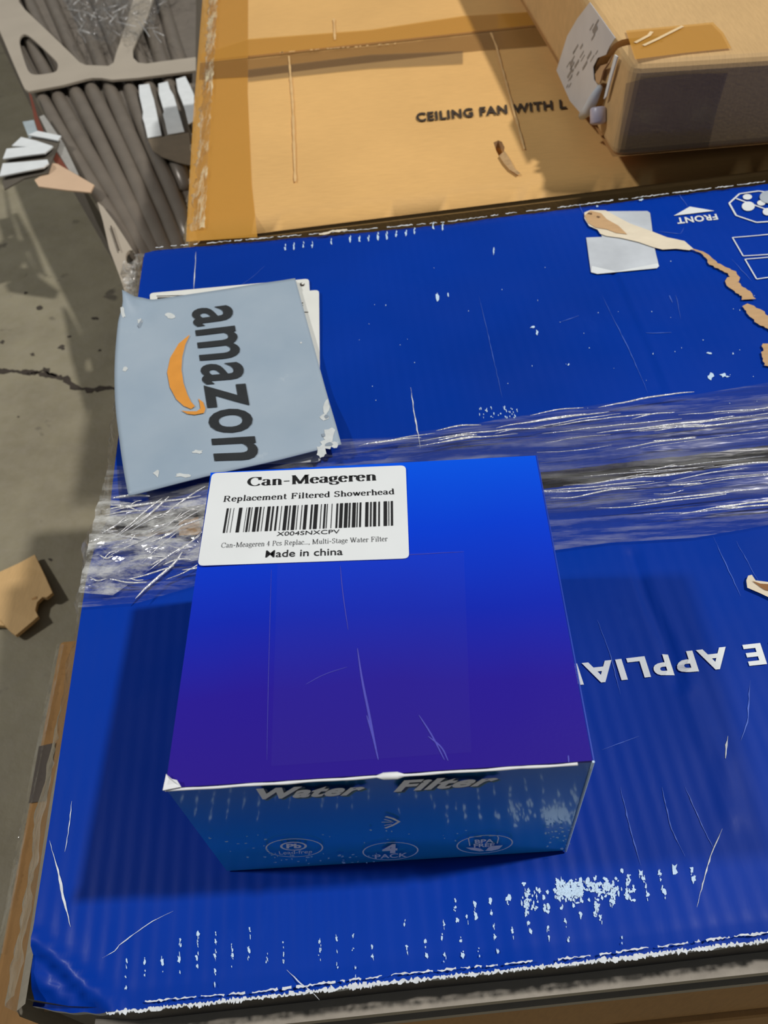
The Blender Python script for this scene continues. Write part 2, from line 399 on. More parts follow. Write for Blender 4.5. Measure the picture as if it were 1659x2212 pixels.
for px, amp, w in [([(1368, 1195), (1398, 1290), (1440, 1385), (1470, 1480)], -.0016, .0022), ([(1380, 1190), (1412, 1290), (1452, 1385), (1482, 1480)], .0005, .0030),
                   ([(1480, 1480), (1530, 1600), (1560, 1640), (1580, 1760)], .0007, .004),
                   ([(1325, 590), (1352, 660), (1392, 745), (1430, 840)], -.0011, .0022), ([(1334, 590), (1362, 660), (1402, 745), (1440, 840)], .0007, .0025),
                   ([(65, 2060), (110, 2100), (180, 2165), (215, 2190)], -.0026, .0022), ([(70, 2035), (125, 2080), (200, 2150), (250, 2185)], .0016, .0030),
                   ([(50, 2150), (110, 2165), (190, 2200)], -.0022, .0018)]:
    P = [Vector(xy(on_z(*p))) for p in px]; CREASES.append((P, amp, w))
CNL = Vector(xy(on_z(47, 2165)))
def lid_h(x, y):
    """relief of the lid above its nominal plane"""
    h = .0009*noise.noise((x*9, y*9, 3.3)) + .0004*noise.noise((x*30, y*22, 9.1))
    p = Vector((x, y))
    for P, amp, w in CREASES:
        d = min(seg_dist(p, a, b)[0] for a, b in zip(P, P[1:]))
        if d < 4*w:
            h += amp*math.exp(-(d/w)**2)
    h -= .007*math.exp(-((p-CNL).length/.013)**2)
    return h
def lid(px, py, lift=.0003, h=0.0):
    p = on_z(px, py, h); p.z = ZT + lid_h(p.x, p.y) + lift; return p
def on_lid(p): return Vector((p.x, p.y, p.z + lid_h(p.x, p.y)))

def flap(name, near, far, nu, nv, parent, label, sag_far=0.0, sag_near=0.0, th=.0042):
    def along(line, u):
        xs = line[0].x + (line[-1].x-line[0].x)*u
        for a, b in zip(line, line[1:]):
            if xs <= b.x + 1e-9: return a + (b-a)*((xs-a.x)/(b.x-a.x))
        return line[-1]
    vs, fs = [], []
    # finer near the left, where the picture looks
    us = [((i/nu)**1.25) for i in range(nu+1)]
    for j in range(nv+1):
        v = j/nv
        for u in us:
            a, b = along(near, u), along(far, u); p = a*(1-v)+b*v
            rag = (noise.noise((p.x*160, v*3, 1.7))*.0007) if j in (0, nv) else 0
            z = lid_h(p.x, p.y) - sag_far*sstep(.86, 1, v) - sag_near*sstep(.86, 1, 1-v) - .0012*sstep(.97, 1, v) - .0016*sstep(.965, 1, 1-v)
            vs.append(Vector((p.x, p.y + rag, ZT + z)))
    n = nu+1
    for j in range(nv):
        for i in range(nu): fs.append((j*n+i, j*n+i+1, (j+1)*n+i+1, (j+1)*n+i))
    rim = [i for i in range(n)] + [j*n+nu for j in range(1, nv+1)] + [nv*n+i for i in range(nu-1, -1, -1)] + [j*n for j in range(nv-1, 0, -1)]
    top = mk(name, vs, fs, M['blue'], parent, smooth=True, label=label)
    b = MB(); rv = [vs[i] for i in rim]; m = len(rv)
    b.add(rv + [v - Vector((0, 0, th)) for v in rv], [(i, m+i, m+(i+1) % m, (i+1) % m) for i in range(m)])
    b.build('board_edge', M['scuff'] if name == 'x' else M['edge'], top, label='pale bare edge of the corrugated flap')
    return top
M['edge'] = flat('bare_board_edge', (178, 182, 190), .85, .25, 120)

carton = empty('appliance_carton', (0.19, 0.19, ZT-CARTON_H), 'large glossy blue printed appliance carton with taped seam, scuffed lid and white lettering', 'box')
# walls
def wall_strip(name, top, mat, drop0, drop1, push=(0, 0, 0), prof=None, label=None, seg=8):
    vs, fs = [], []; n = len(top)
    for j in range(seg+1):
        w = j/seg
        for p in top:
            o = prof(w, p) if prof else Vector((0, 0, 0))
            vs.append(Vector((p.x, p.y, ZT - drop0 - (drop1-drop0)*w)) + o)
    for j in range(seg):
        for i in range(n-1): fs.append((j*n+i, (j+1)*n+i, (j+1)*n+i+1, j*n+i+1))
    return mk(name, vs, fs, mat, carton, smooth=True, label=label)
nw = [p + Vector((0, .0015, 0)) for p in near_edge]
nwall = wall_strip('near_wall', nw, M['charcoal'], .002, CARTON_H, label='charcoal printed carton wall')
fw = [p - Vector((0, .002, 0)) for p in far_edge][::-1]
wall_strip('far_wall', fw, M['blue_edge'], .002, CARTON_H)
left_px_near = [(312, 544), (284, 700), (262, 850), (246, 980), (233, 1108), (200, 1160), (176, 1330), (152, 1480), (128, 1640), (104, 1800), (80, 1960), (64, 2060), (47, 2165)]
left_top = [on_z(*p) for p in left_px_near]
def bulge(w, p):
    k = sstep(.14, .03, p.y)                # the near half of the side bows out
    return Vector((-1, -.06, 0))*(.0105*k*min(1, w/.14)**.7*(1-.5*sstep(.5, 1, w)))
lw = []
for a, b in zip(left_top, left_top[1:]):
    for i in range(4): lw.append(a+(b-a)*(i/4))
lw.append(left_top[-1])
wall_strip('left_wall', lw, M['greyside'], .003, CARTON_H, prof=bulge, seg=12, label='grey cardboard side wall under clear film')
rw = [near_edge[-1], far_edge[-1]]
wall_strip('right_wall', rw, M['blue_edge'], .002, CARTON_H)
b = MB(); q = [near_edge[0], near_edge[-1], far_edge[-1], far_edge[0]]
b.add([Vector((p.x, p.y, ZT-CARTON_H+.0005)) for p in q], [(3, 2, 1, 0)]); b.build('bottom', M['tandark'], carton)
b = MB(); b.add([Vector((p.x, p.y, ZT-.020)) for p in q], [(0, 1, 2, 3)]); b.build('inner_flap', M['kraft'], carton)
far_flap = flap('lid_flap', seam_far, far_edge, 300, 70, carton, 'blue lid flap with torn paper and an old white sticker', sag_near=.0015)
near_flap = flap('lid_flap', near_edge, seam_near, 300, 80, carton, 'blue lid flap with upside-down white lettering', sag_far=.004)
# grey printed stripes on the charcoal wall
a0 = math.atan2(near_edge[-1].y-near_edge[2].y, near_edge[-1].x-near_edge[2].x)
nwp = Plane(near_edge[4] + Vector((0, .0015, 0)), (math.sin(a0), -math.cos(a0), 0))
sa = near_edge[1] + Vector((0, .0015, 0)); sb_ = near_edge[-1] + Vector((-.01, .0015, 0)); sdir = (sb_-sa).normalized()
o1 = (on_z(1659, 2098, -.032) - sa).dot(nwp.n); o2 = (on_z(1659, 2116, -.052) - sa).dot(nwp.n)
for nm_, mt_, z0, z1, out in (('edge_band', M['stripe'], -.030, -.036, o1), ('edge_band', M['stripe'], -.052, -.058, o2), ('skirt', M['tandark'], -.0578, -CARTON_H+.0006, o2-.0003)):
    c8 = []
    for z in (z1, z0):
        for p, o in ((sa, out), (sb_, out), (sb_, -.001), (sa, -.001)): c8.append(Vector((p.x, p.y, ZT+z)) + nwp.n*o)
    b = MB(); b.hexa(c8); b.build(nm_, mt_, carton, label='grey board edge along the wall' if nm_ == 'edge_band' else 'brown lower wall')

# worn white line along the near fold
def ragged(px, wmin, wmax, parent, mat, name, step=5, lift=.0006, jit=2.0, gaps=0.0):
    mb = MB(); run = []
    def flush():
        if len(run) > 2:
            mb.add(*ribbon_faces([p for p, _ in run], [w for _, w in run], (0, 0, 1)))
        run.clear()
    for (x0, y0), (x1, y1) in zip(px, px[1:]):
        k = max(1, int(math.hypot(x1-x0, y1-y0)/step))
        for i in range(k):
            u = i/k; x = x0+(x1-x0)*u; y = y0+(y1-y0)*u + rnd.uniform(-jit, jit)
            if rnd.random() < gaps: flush(); continue
            run.append((lid(x, y, lift), rnd.uniform(wmin, wmax)*(.4+.8*abs(noise.noise((x*.02, y*.02, 5))))))
    flush(); mb.f = orient(mb.v, mb.f, Vector((0, 0, 1)))
    return mb.build(name, mat, parent, kind='stuff')
M['wear_and_glare'] = flat('worn_edge_and_glare', (214, 219, 224), .85, .12, 400)  # worn folds, and glare streaks painted on the near flap
ragged([(235, 2192), (550, 2158), (850, 2124), (1250, 2083), (1659, 2034), (1800, 2016)], .0002, .0014, near_flap, M['wear_and_glare'], 'worn_fold', 3, .0018, 3.2)
ragged([(300, 2165), (560, 2142), (850, 2106), (1250, 2068), (1500, 2035), (1680, 2012)], .0001, .0007, near_flap, M['wear_and_glare'], 'worn_fold', 5, .0008, 2, .13)
ragged([(330, 541), (420, 533), (700, 508), (960, 483), (1300, 440), (1659, 396)], .0003, .0010, far_flap, M['wear_and_glare'], 'worn_fold', 4, .0018, 1, .10)
ragged([(690, 511), (705, 510), (720, 505), (755, 501)], .0012, .0028, far_flap, M['paper'], 'torn_edge', 4, .0022, 1)

# scuffed dots where the flutes rub through
def scuffs(items, parent, mat, name='scuff_marks'):
    mb = MB()
    for (x, y, rx, ry) in items:
        p = [lid(px_, py_, .00035) for px_, py_ in blob(x, y, rx*.9, ry, 9, .55, -.1)]
        mb.add(p, [tuple(range(len(p)))])
    mb.f = orient(mb.v, mb.f, Vector((0, 0, 1)))
    return mb.build(name, mat, parent, kind='stuff')
it = []
for cx, cy, s in [(570, 680, 3), (648, 683, 5), (727, 680, 6), (803, 672, 6), (882, 660, 6), (963, 650, 5), (1040, 648, 5), (1114, 628, 6), (1270, 648, 3), (1430, 590, 3), (1508, 577, 4), (1582, 567, 3),
                  (808, 580, 3), (888, 555, 5), (967, 588, 4), (967, 548, 2), (1118, 530, 3), (963, 722, 4), (565, 748, 3), (886, 602, 2), (1195, 660, 2), (1434, 630, 3), (1270, 615, 2), (1512, 705, 2), (1594, 705, 2), (808, 610, 2), (1040, 625, 3)]:
    x, y = cx/2.074, 1750+cy/2.074; it.append((x, y, s*.62, s*1.1))
    for k in range(3): it.append((x+rnd.uniform(-2, 2), y+rnd.uniform(-12, 30), rnd.uniform(.6, 1.5), rnd.uniform(1.5, 5)))
for cx, cy, s in [(362, 460, 6), (440, 440, 8), (436, 392, 6), (500, 382, 6), (505, 430, 4), (575, 370, 8), (402, 447, 4), (308, 478, 4), (355, 380, 3), (355, 405, 3), (152, 570, 4), (230, 548, 4), (235, 605, 5), (298, 532, 4), (310, 605, 5), (375, 545, 4), (384, 605, 6),
                  (520, 530, 4), (532, 590, 4), (592, 505, 4), (668, 505, 5), (740, 490, 4), (812, 462, 5), (826, 545, 4), (877, 435, 5), (945, 410, 6), (960, 445, 5), (1050, 255, 5), (1048, 530, 3), (1128, 265, 8), (1140, 285, 5), (1155, 355, 6), (1205, 265, 6), (1225, 340, 7), (1210, 290, 3), (1268, 245, 10), (1342, 245, 6), (1350, 285, 8), (1148, 320, 3), (1218, 320, 3), (515, 485, 3), (145, 460, 2), (450, 590, 2), (660, 470, 4), (745, 530, 3), (8, 570, 4), (8, 610, 4), (797, 410, 5), (728, 415, 5)]:
    x, y = 800+cx/1.931, 1750+cy/1.931; it.append((x, y, s*.7, s*1.0))
    for k in range(2): it.append((x+rnd.uniform(-3, 3), y+rnd.uniform(-8, 14), rnd.uniform(.6, 1.8), rnd.uniform(1.5, 5)))
for k in range(330):                        # the big rubbed patch
    u = rnd.random()
    if u < .60: cx, cy = rnd.uniform(770, 885), rnd.gauss(335, 22)
    elif u < .80: cx, cy = rnd.uniform(890, 1040), rnd.gauss(315, 14)
    elif u < .90: cx = rnd.uniform(950, 1100); cy = 345 + rnd.gauss(0, 14)
    else: cx, cy = rnd.uniform(630, 745), rnd.gauss(380, 32)
    it.append((800+cx/1.931, 1750+cy/1.931, rnd.uniform(1.2, 4.5), rnd.uniform(1.5, 6)))
for k in range(26):
    for cx, cy0, cy1 in ((945, 320, 450), (1075, 270, 370), (650, 330, 440), (1010, 330, 400)):
        it.append((800+(cx+rnd.uniform(-10, 10))/1.931, 1750+rnd.uniform(cy0, cy1)/1.931, rnd.uniform(.8, 3), rnd.uniform(2, 5)))
scuffs(it, near_flap, M['scuff'])
it = []
for k, (cx, cy) in enumerate([(478, 1188), (520, 1183), (565, 1177), (607, 1177), (697, 1160), (788, 1146), (832, 1146), (876, 1143), (920, 1130), (963, 1128), (1008, 1122), (1055, 1118), (1095, 1108), (1185, 1082), (1230, 1087), (1474, 1206)]):
    x, y = 400+cx/2.212, cy/2.212; it.append((x, y, 2.2, 4.5 if cx < 900 else 6)); it.append((x+1, y-7, 1.2, 3))
for x, y, a, c in [(1534, 814, 8, 7), (1564, 811, 8, 5), (1572, 814, 4, 2), (1228, 789, 2.5, 2.5), (1532, 764, 6, 3), (1583, 764, 2, 2), (945, 640, 3, 9), (968, 638, 1.5, 6), (1150, 708, 5, 3), (1160, 720, 3, 6), (1290, 445, 3, 2), (1385, 432, 4, 3)]: it.append((x, y, a, c))
for k in range(38): it.append((rnd.uniform(1035, 1120), rnd.uniform(880, 905), rnd.uniform(.6, 1.4), rnd.uniform(1, 3)))
for k in range(70): it.append((rnd.uniform(300, 1650), rnd.uniform(560, 900), rnd.uniform(.5, 1.1), rnd.uniform(.5, 1.4)))
it = [i for i in it if not (250 < i[0] < 745 and i[1] > 600)]
scuffs(it, far_flap, M['scuff'])
def scratches_and_glare(lines, parent, mat, name='scratch_and_glare'):
    mb = MB()
    for px, w in lines:
        pts = []
        for (x0, y0), (x1, y1) in zip(px, px[1:]):
            k = max(2, int(math.hypot(x1-x0, y1-y0)/10))
            for i in range(k): pts.append(lid(x0+(x1-x0)*i/k + rnd.uniform(-.8, .8), y0+(y1-y0)*i/k, .00028))
        pts.append(lid(*px[-1], .00028)); n = len(pts)
        mb.add(*ribbon_faces(pts, [.42*w*math.sin(math.pi*(i+.5)/n)*rnd.uniform(.3, 1.2) for i in range(n)], (0, 0, 1)))
    mb.f = orient(mb.v, mb.f, Vector((0, 0, 1)))
    return mb.build(name, mat, parent, kind='stuff')
scratches_and_glare([([(887, 838), (893, 880), (900, 920), (908, 970)], .0009), ([(424, 545), (421, 600), (419, 628)], .0009)], far_flap, M['wear_and_glare'])
scratches_and_glare([([(106, 1815), (125, 1880), (140, 1950), (153, 2003)], .0012), ([(155, 1730), (150, 1780), (140, 1840)], .0006), ([(222, 2070), (248, 2055), (258, 2042), (290, 2018), (330, 1990), (375, 1968)], .0005),
           ([(620, 2095), (650, 2125), (672, 2140), (690, 2160)], .0005), ([(1560, 1790), (1535, 1850), (1518, 1910), (1505, 1960)], .0007), ([(1572, 1590), (1566, 1640)], .0009)], near_flap, M['wear_and_glare'])  # some of these white streaks are film glare painted onto the flap
scratches_and_glare([([(1340, 1700), (1362, 1790), (1385, 1870)], .0007), ([(1480, 1700), (1520, 1790), (1540, 1830)], .0007), ([(1300, 1620), (1380, 1590)], .0004), ([(1430, 1700), (1450, 1790), (1480, 1850)], .0006),
           ([(1620, 1470), (1615, 1560), (1600, 1600)], .0008), ([(1540, 1160), (1600, 1290)], .0005), ([(1590, 1170), (1640, 1260)], .0004), ([(1290, 1340), (1320, 1420), (1340, 1500)], .0005)], near_flap, M['scratch_and_glare'])  # pale ribbons paint the sheen of wrinkled film along with scratches
scratches_and_glare([([(1035, 640), (1060, 750), (1085, 860)], .0006), ([(1300, 640), (1360, 760), (1400, 850)], .0006), ([(1395, 722), (1450, 719)], .0009), ([(1210, 697), (1250, 683)], .0009), ([(1460, 640), (1470, 690)], .0006), ([(1445, 640), (1452, 655)], .0012),
           ([(1580, 560), (1625, 608)], .0005), ([(1467, 420), (1485, 445)], .0008), ([(572, 575), (545, 600), (520, 618)], .0006), ([(1420, 500), (1470, 505), (1478, 490)], .0007), ([(1252, 440), (1262, 470)], .0006)], far_flap, M['scratch_and_glare'])

# lettering and outlines on the lid (it reads from the far side)
def lid_quad(px, lift=.0005): return [on_z(x, y) + Vector((0, 0, lift)) for x, y in px]
lettering('E APPLIA', lid_quad([(1641, 1391), (1256, 1434), (1270, 1478), (1656, 1436)]), M['white'], near_flap, bold=.032, space=1.2, lift=.0001, surf=on_lid)
lettering('N', lid_quad([(1246, 1435), (1196, 1441), (1208, 1485), (1261, 1480)]), M['white'], near_flap, bold=.032, lift=.0001, surf=on_lid)
lettering('M', lid_quad([(1722, 1381), (1659, 1389), (1674, 1432), (1738, 1425)]), M['white'], near_flap, bold=.032, lift=.0001, surf=on_lid)
lettering('FRONT', lid_quad([(1547, 462), (1460, 471), (1464, 484), (1552, 474)]), M['white'], far_flap, bold=.03, space=1.1, surf=on_lid)
def lid_poly(px, mat, parent, name, lift=.0007, label=None):
    p = [lid(x, y, lift) for x, y in px]; f = orient(p, [tuple(range(len(p)))], Vector((0, 0, 1)))
    return mk(name, p, f, mat, parent, label=label)
lid_poly([(1455, 467), (1490, 447), (1543, 456)], M['white'], far_flap, 'printed_arrow')
def lid_lines(lines, w, mat, parent, name, lift=.0007):
    mb = MB()
    for px in lines:
        for a, b in zip(px, px[1:]): mb.add(*ribbon_faces([lid(a[0]+(b[0]-a[0])*i/4, a[1]+(b[1]-a[1])*i/4, lift) for i in range(5)], w, (0, 0, 1)))
    mb.f = orient(mb.v, mb.f, Vector((0, 0, 1))); return mb.build(name, mat, parent)
lid_lines([[(1682, 420), (1638, 414), (1597, 420), (1575, 440), (1590, 466), (1634, 481), (1690, 478)], [(1590, 430), (1700, 470)]], .0006, M['white'], far_flap, 'printed_emblem_outline')
def ell(cx, cy, rx, ry, n=18): return [(cx+rx*math.cos(2*math.pi*i/n), cy+ry*math.sin(2*math.pi*i/n)) for i in range(n)]
for e in [(1614, 427, 10, 6), (1616, 447, 14, 10), (1644, 440, 9, 6), (1658, 459, 11, 8)]: lid_poly(ell(*e), M['white'], far_flap, 'printed_emblem_petal', .0008)
lid_poly(ell(1662, 428, 22, 14), flat('grey_sticker', (170, 180, 190), .5), far_flap, 'round_sticker', .0011)
lid_lines([[(1700, 503), (1582, 514), (1605, 554), (1720, 546)], [(1720, 551), (1609, 561), (1634, 604), (1740, 590)]], .0004, M['white'], far_flap, 'printed_panel_outline')

# old white sticker and torn surface paper
stick = [(1266, 462), (1272, 458), (1398, 457), (1404, 461), (1414, 540), (1423, 578), (1418, 583), (1290, 596), (1276, 592), (1266, 515), (1300, 514), (1296, 500)]
M['sticker'] = flat('rubbed_white_sticker', (196, 202, 208), .6, .14, 40)
lid_poly(stick, M['sticker'], far_flap, 'old_sticker', .0008, 'rubbed white sticker')
lid_poly([(1278, 578), (1330, 590), (1420, 572), (1423, 578), (1418, 583), (1290, 596), (1276, 592)], M['white'], far_flap, 'old_sticker_rim', .0010)
tear = [(1262, 462), (1275, 457), (1308, 458), (1330, 470), (1360, 486), (1404, 502), (1440, 516), (1460, 520), (1478, 524), (1497, 541), (1488, 544), (1460, 541), (1430, 543), (1410, 538), (1378, 527), (1340, 518), (1310, 514), (1296, 509), (1290, 500), (1272, 492), (1262, 475)]
lid_poly(tear, M['paper'], far_flap, 'torn_paper', .0014, 'torn strip of bare cream paper')
lid_poly([(1262, 470), (1275, 459), (1298, 465), (1310, 478), (1335, 492), (1354, 511), (1330, 508), (1310, 500), (1285, 496), (1270, 486)], M['kraft'], far_flap, 'torn_core', .0017)
for (x, y, r) in [(1274, 466, 4), (1292, 474, 4)]: lid_poly(blob(x, y, r, r*.6), M['pit_shade'], far_flap, 'painted_pit', .0019)  # brown spots paint the shade of two pits in the torn core
mb = MB()
def torn_line(px, ws):
    pts, w2 = [], []
    for ((x0, y0), w0), ((x1, y1), w1) in zip(zip(px, ws), zip(px[1:], ws[1:])):
        k = max(2, int(math.hypot(x1-x0, y1-y0)/5))
        for i in range(k):
            u = i/k; pts.append(lid(x0+(x1-x0)*u+rnd.uniform(-1.2, 1.2), y0+(y1-y0)*u, .0013)); w2.append((w0+(w1-w0)*u)*rnd.uniform(.8, 1.2))
    mb.add(*ribbon_faces(pts, w2, (0, 0, 1)))
torn_line([(1490, 540), (1515, 548), (1530, 560), (1540, 572), (1560, 583), (1580, 592), (1586, 602), (1578, 612), (1590, 625), (1612, 640), (1618, 655)], [.0006, .0012, .0020, .0024, .0024, .0026, .0028, .0034, .0036, .0040, .0036])
torn_line([(1608, 662), (1630, 678), (1650, 696), (1690, 720), (1740, 750)], [.0022, .0044, .0048, .0050, .0050])
torn_line([(1655, 745), (1662, 765), (1664, 800)], [.0020, .0045, .0030])
mb.f = orient(mb.v, mb.f, Vector((0, 0, 1))); mb.build('torn_core', M['kraft'], far_flap)
# a ripped gash on the near flap at the right
lid_poly([(1610, 1258), (1614, 1248), (1622, 1246), (1630, 1258), (1660, 1262), (1720, 1268), (1720, 1310), (1665, 1298), (1640, 1286), (1612, 1274)], M['paper'], near_flap, 'torn_paper', .0016)
lid_poly([(1622, 1260), (1640, 1266), (1670, 1268), (1710, 1276), (1690, 1288), (1650, 1280), (1640, 1274)], flat('torn_brown_core', (146, 102, 60), .9), near_flap, 'torn_core', .0020)
# kraft scrap showing in the seam
lid_poly([(388, 1128), (430, 1120), (436, 1150), (428, 1158), (388, 1160)], M['kraft'], near_flap, 'torn_core', .0016)

# stretch film gathered over the seam
def film_strip(name, top_px, bot_px, nu, nv, amp, mat, parent, base=.0022, seed=0.0, crum=0.0, label=None, along=60, cross=5):
    vs, fs = [], []
    x0, x1 = top_px[0][0], top_px[-1][0]; b0, b1 = bot_px[0][0], bot_px[-1][0]
    for j in range(nv+1):
        v = j/nv
        for i in range(nu+1):
            u = i/nu; xt = x0+(x1-x0)*u; xb = b0+(b1-b0)*u
            a = on_z(xt, lerp_poly(top_px, xt)); c = on_z(xb, lerp_poly(bot_px, xb)); p = a*(1-v)+c*v
            edge = min(1, 6*v, 6*(1-v))
            r = noise.noise((p.x*cross + seed, (p.y - .045*p.x)*along*1.6, seed)) * .6 + noise.noise((p.x*cross*2.4, (p.y-.05*p.x)*along*3.6, seed+4)) * .35
            cr = noise.noise((p.x*38 + p.y*30, p.y*80 - p.x*20, seed+2))*.75 + noise.noise((p.x*70 - p.y*50, p.y*150, seed+7))*.3
            k = crum*sstep(.02, -.09, p.x)
            z = base + amp*edge*(abs(r)*1.5) + k*edge*abs(cr)
            vs.append(Vector((p.x, p.y, ZT + lid_h(p.x, p.y) + max(z, .0008))))
    n = nu+1
    for j in range(nv):
        for i in range(nu): fs.append((j*n+i, (j+1)*n+i, (j+1)*n+i+1, j*n+i+1))
    return mk(name, vs, fs, mat, parent, smooth=True, label=label)
film_top = [(236, 1010), (330, 1015), (560, 992), (740, 955), (900, 950), (1080, 912), (1300, 878), (1500, 858), (1659, 832), (2000, 790), (2700, 700)]
film_bot = [(172, 1318), (300, 1308), (430, 1268), (760, 1210), (1190, 1196), (1320, 1178), (1500, 1168), (1659, 1140), (2000, 1085), (2700, 985)]
film_strip('stretch_film', film_top, film_bot, 640, 120, .0028, M['film'], carton, seed=1.3, crum=.004, label='clear stretch film gathered in creases along the seam')
film_strip('stretch_film', [(900, 945), (1100, 925), (1400, 900), (1659, 870), (2700, 735)], [(740, 1090), (1180, 1120), (1400, 1105), (1659, 1085), (2700, 945)], 460, 70, .0030, M['film_thin'], carton, base=.004, seed=8.1, label='second layer of clear film over the seam')
film_strip('stretch_film', [(222, 1085), (300, 1098), (440, 1085), (520, 1075)], [(176, 1290), (250, 1296), (330, 1240), (470, 1210)], 150, 110, .0030, M['film_heavy'], carton, base=.004, seed=3.7, crum=.006, label='crumpled whitish film at the carton corner')
# bright gathered pleats
def pleats(lines, parent, mat, r=.0006, z=.0055):
    mb = MB()
    for px, rr in lines:
        pts = chaikin([on_z(x, y) for x, y in px], 2, False); n = len(pts)
        pts = [Vector((p.x, p.y, ZT + lid_h(p.x, p.y) + z + .0008*noise.noise((p.x*80, p.y*80, 2)))) for p in pts]
        mb.tube(pts, [max(.00008, rr*math.sin(math.pi*(i+.3)/n)) for i in range(n)], 6)
    return mb.build('film_pleats', mat, parent, smooth=True, kind='stuff')
M['pleat'] = film_mat('film_pleat', .35, .9, (200, 200, 200), (240, 240, 238), .2, .2, .5)
L = []
for k in range(44):
    x = rnd.uniform(1150, 1560); y = 1075 - (x-1160)*.118 + rnd.choice([rnd.uniform(-130, -60), rnd.uniform(-20, 110), rnd.uniform(-20, 110)])
    ln = rnd.uniform(60, 320); s = -.12+rnd.uniform(-.05, .05)
    L.append(([(x, y), (x+ln*.5, y+ln*.5*s+rnd.uniform(-6, 6)), (x+ln, y+ln*s)], rnd.choice([.00015, .0002, .0003, .0005])))
for k in range(16):
    x = rnd.uniform(760, 1400); y = 985 - (x-760)*.135 + rnd.uniform(-20, 18); ln = rnd.uniform(50, 260); s = -.14+rnd.uniform(-.04, .04)
    L.append(([(x, y), (x+ln*.5, y+ln*.5*s-4), (x+ln, y+ln*s)], rnd.uniform(.0002, .0005)))
for k in range(46):
    x = rnd.uniform(200, 400); y = rnd.uniform(1105, 1270); ln = rnd.uniform(25, 110); s = rnd.uniform(-.9, .2)
    if x + ln > 450: ln = 450-x
    L.append(([(x, y), (x+ln*.5, y+ln*.5*s+rnd.uniform(-8, 8)), (x+ln, y+ln*s)], rnd.uniform(.0002, .00055)))
L += [([(300, 1308), (330, 1275), (385, 1230), (400, 1205)], .0007), ([(235, 1115), (300, 1105), (440, 1085)], .0006), ([(250, 1090), (300, 1082), (330, 1085)], .0008)]
pleats(L, carton, M['pleat'])
# film down the left side and over the near-left corner
def side_film(name, px, d0, d1, out, nu, nv, mat, seed):
    top = [on_z(*p) for p in px]; vs, fs = [], []
    for j in range(nv+1):
        w = j/nv
        for i in range(nu+1):
            u = i/nu*(len(top)-1); k = min(int(u), len(top)-2); p = top[k]+(top[k+1]-top[k])*(u-k)
            nn = abs(noise.noise((p.y*60+seed, w*6, seed)))*.6 + abs(noise.noise((p.y*170, w*14, seed+3)))*.4
            b_ = bulge(min(.86, (d0+(d1-d0)*w)/CARTON_H), p) if (d0+(d1-d0)*w) > 0 else Vector((0, 0, 0))
            vs.append(Vector((p.x - .0012 - out*nn - .002*math.sin(math.pi*w), p.y, ZT - d0-(d1-d0)*w)) + b_)
    n = nu+1
    for j in range(nv):
        for i in range(nu): fs.append((j*n+i, j*n+i+1, (j+1)*n+i+1, (j+1)*n+i))
    return mk(name, vs, fs, mat, carton, smooth=True)
side_film('side_film', [(312, 544), (284, 700), (262, 850), (246, 980), (233, 1108), (200, 1160), (176, 1330)], -.003, .07, .006, 160, 16, M['film_side'], 2.2)
side_film('side_film', [(176, 1330), (152, 1480), (128, 1640), (104, 1800), (80, 1960), (64, 2060), (50, 2150)], -.0005, .09, .004, 160, 16, M['film_side'], 5.5)

# ================================================================ the water filter box
BH = .08424
C_TL, C_TR, C_BR, C_BL = on_z(455, 1021, BH), on_z(1157, 984, BH), on_z(1280, 1643, BH), on_z(357, 1702, BH)
box = empty('filter_box', ((C_BL.x+C_BR.x)/2, .06, ZT+.0012), 'small square blue water filter box with a white barcode label on its lid', 'box')
zb = ZT+.0012
def dn(p): return Vector((p.x, p.y, zb))
t = NT('lid_gradient_print')
sep = t.n('ShaderNodeSeparateXYZ'); t.l(t.co.outputs['Object'], sep.inputs[0])
g = t.n('ShaderNodeMapRange'); g.inputs[1].default_value = -.06; g.inputs[2].default_value = .063; t.l(sep.outputs[1], g.inputs[0])
gn = t.math('ADD', g.outputs[0], t.math('MULTIPLY', t.math('SUBTRACT', t.noise(14, 3), .5), .10))
col = t.ramp(gn, [(0.0, lin((46, 28, 142))), (.22, lin((42, 28, 152))), (.45, lin((20, 42, 180))), (.72, lin((8, 62, 212))), (1.0, lin((8, 86, 232)))])
t.bsdf(col, .38, t.bump(t.noise(900, 2), .08, .0003), coat=.03, coat_r=.3, spec=.1); M['lid'] = t.m
t = NT('front_gradient_print')
sep = t.n('ShaderNodeSeparateXYZ'); t.l(t.co.outputs['Object'], sep.inputs[0])
g = t.n('ShaderNodeMapRange'); g.inputs[1].default_value = 0; g.inputs[2].default_value = BH; t.l(sep.outputs[2], g.inputs[0])
gn = t.math('SUBTRACT', 1.0, g.outputs[0])
col = t.ramp(gn, [(0.0, lin((24, 98, 150))), (.35, lin((16, 116, 192))), (.7, lin((22, 146, 222))), (1.0, lin((44, 176, 235)))])
t.bsdf(col, .30, t.bump(t.noise(40, 3), .05, .0006), coat=.8, coat_r=.07); M['front'] = t.m
M['wboard'] = flat('white_board_edge', (232, 234, 236), .6, .04, 200)
M['bside'] = flat('blue_box_side', (16, 60, 180), .4, .08, 60)
tops = [C_BL, C_BR, C_TR, C_TL]
def lidrel(x, y): return 0.0003*noise.noise((x*40, y*40, 4.0))
ITH = .0008
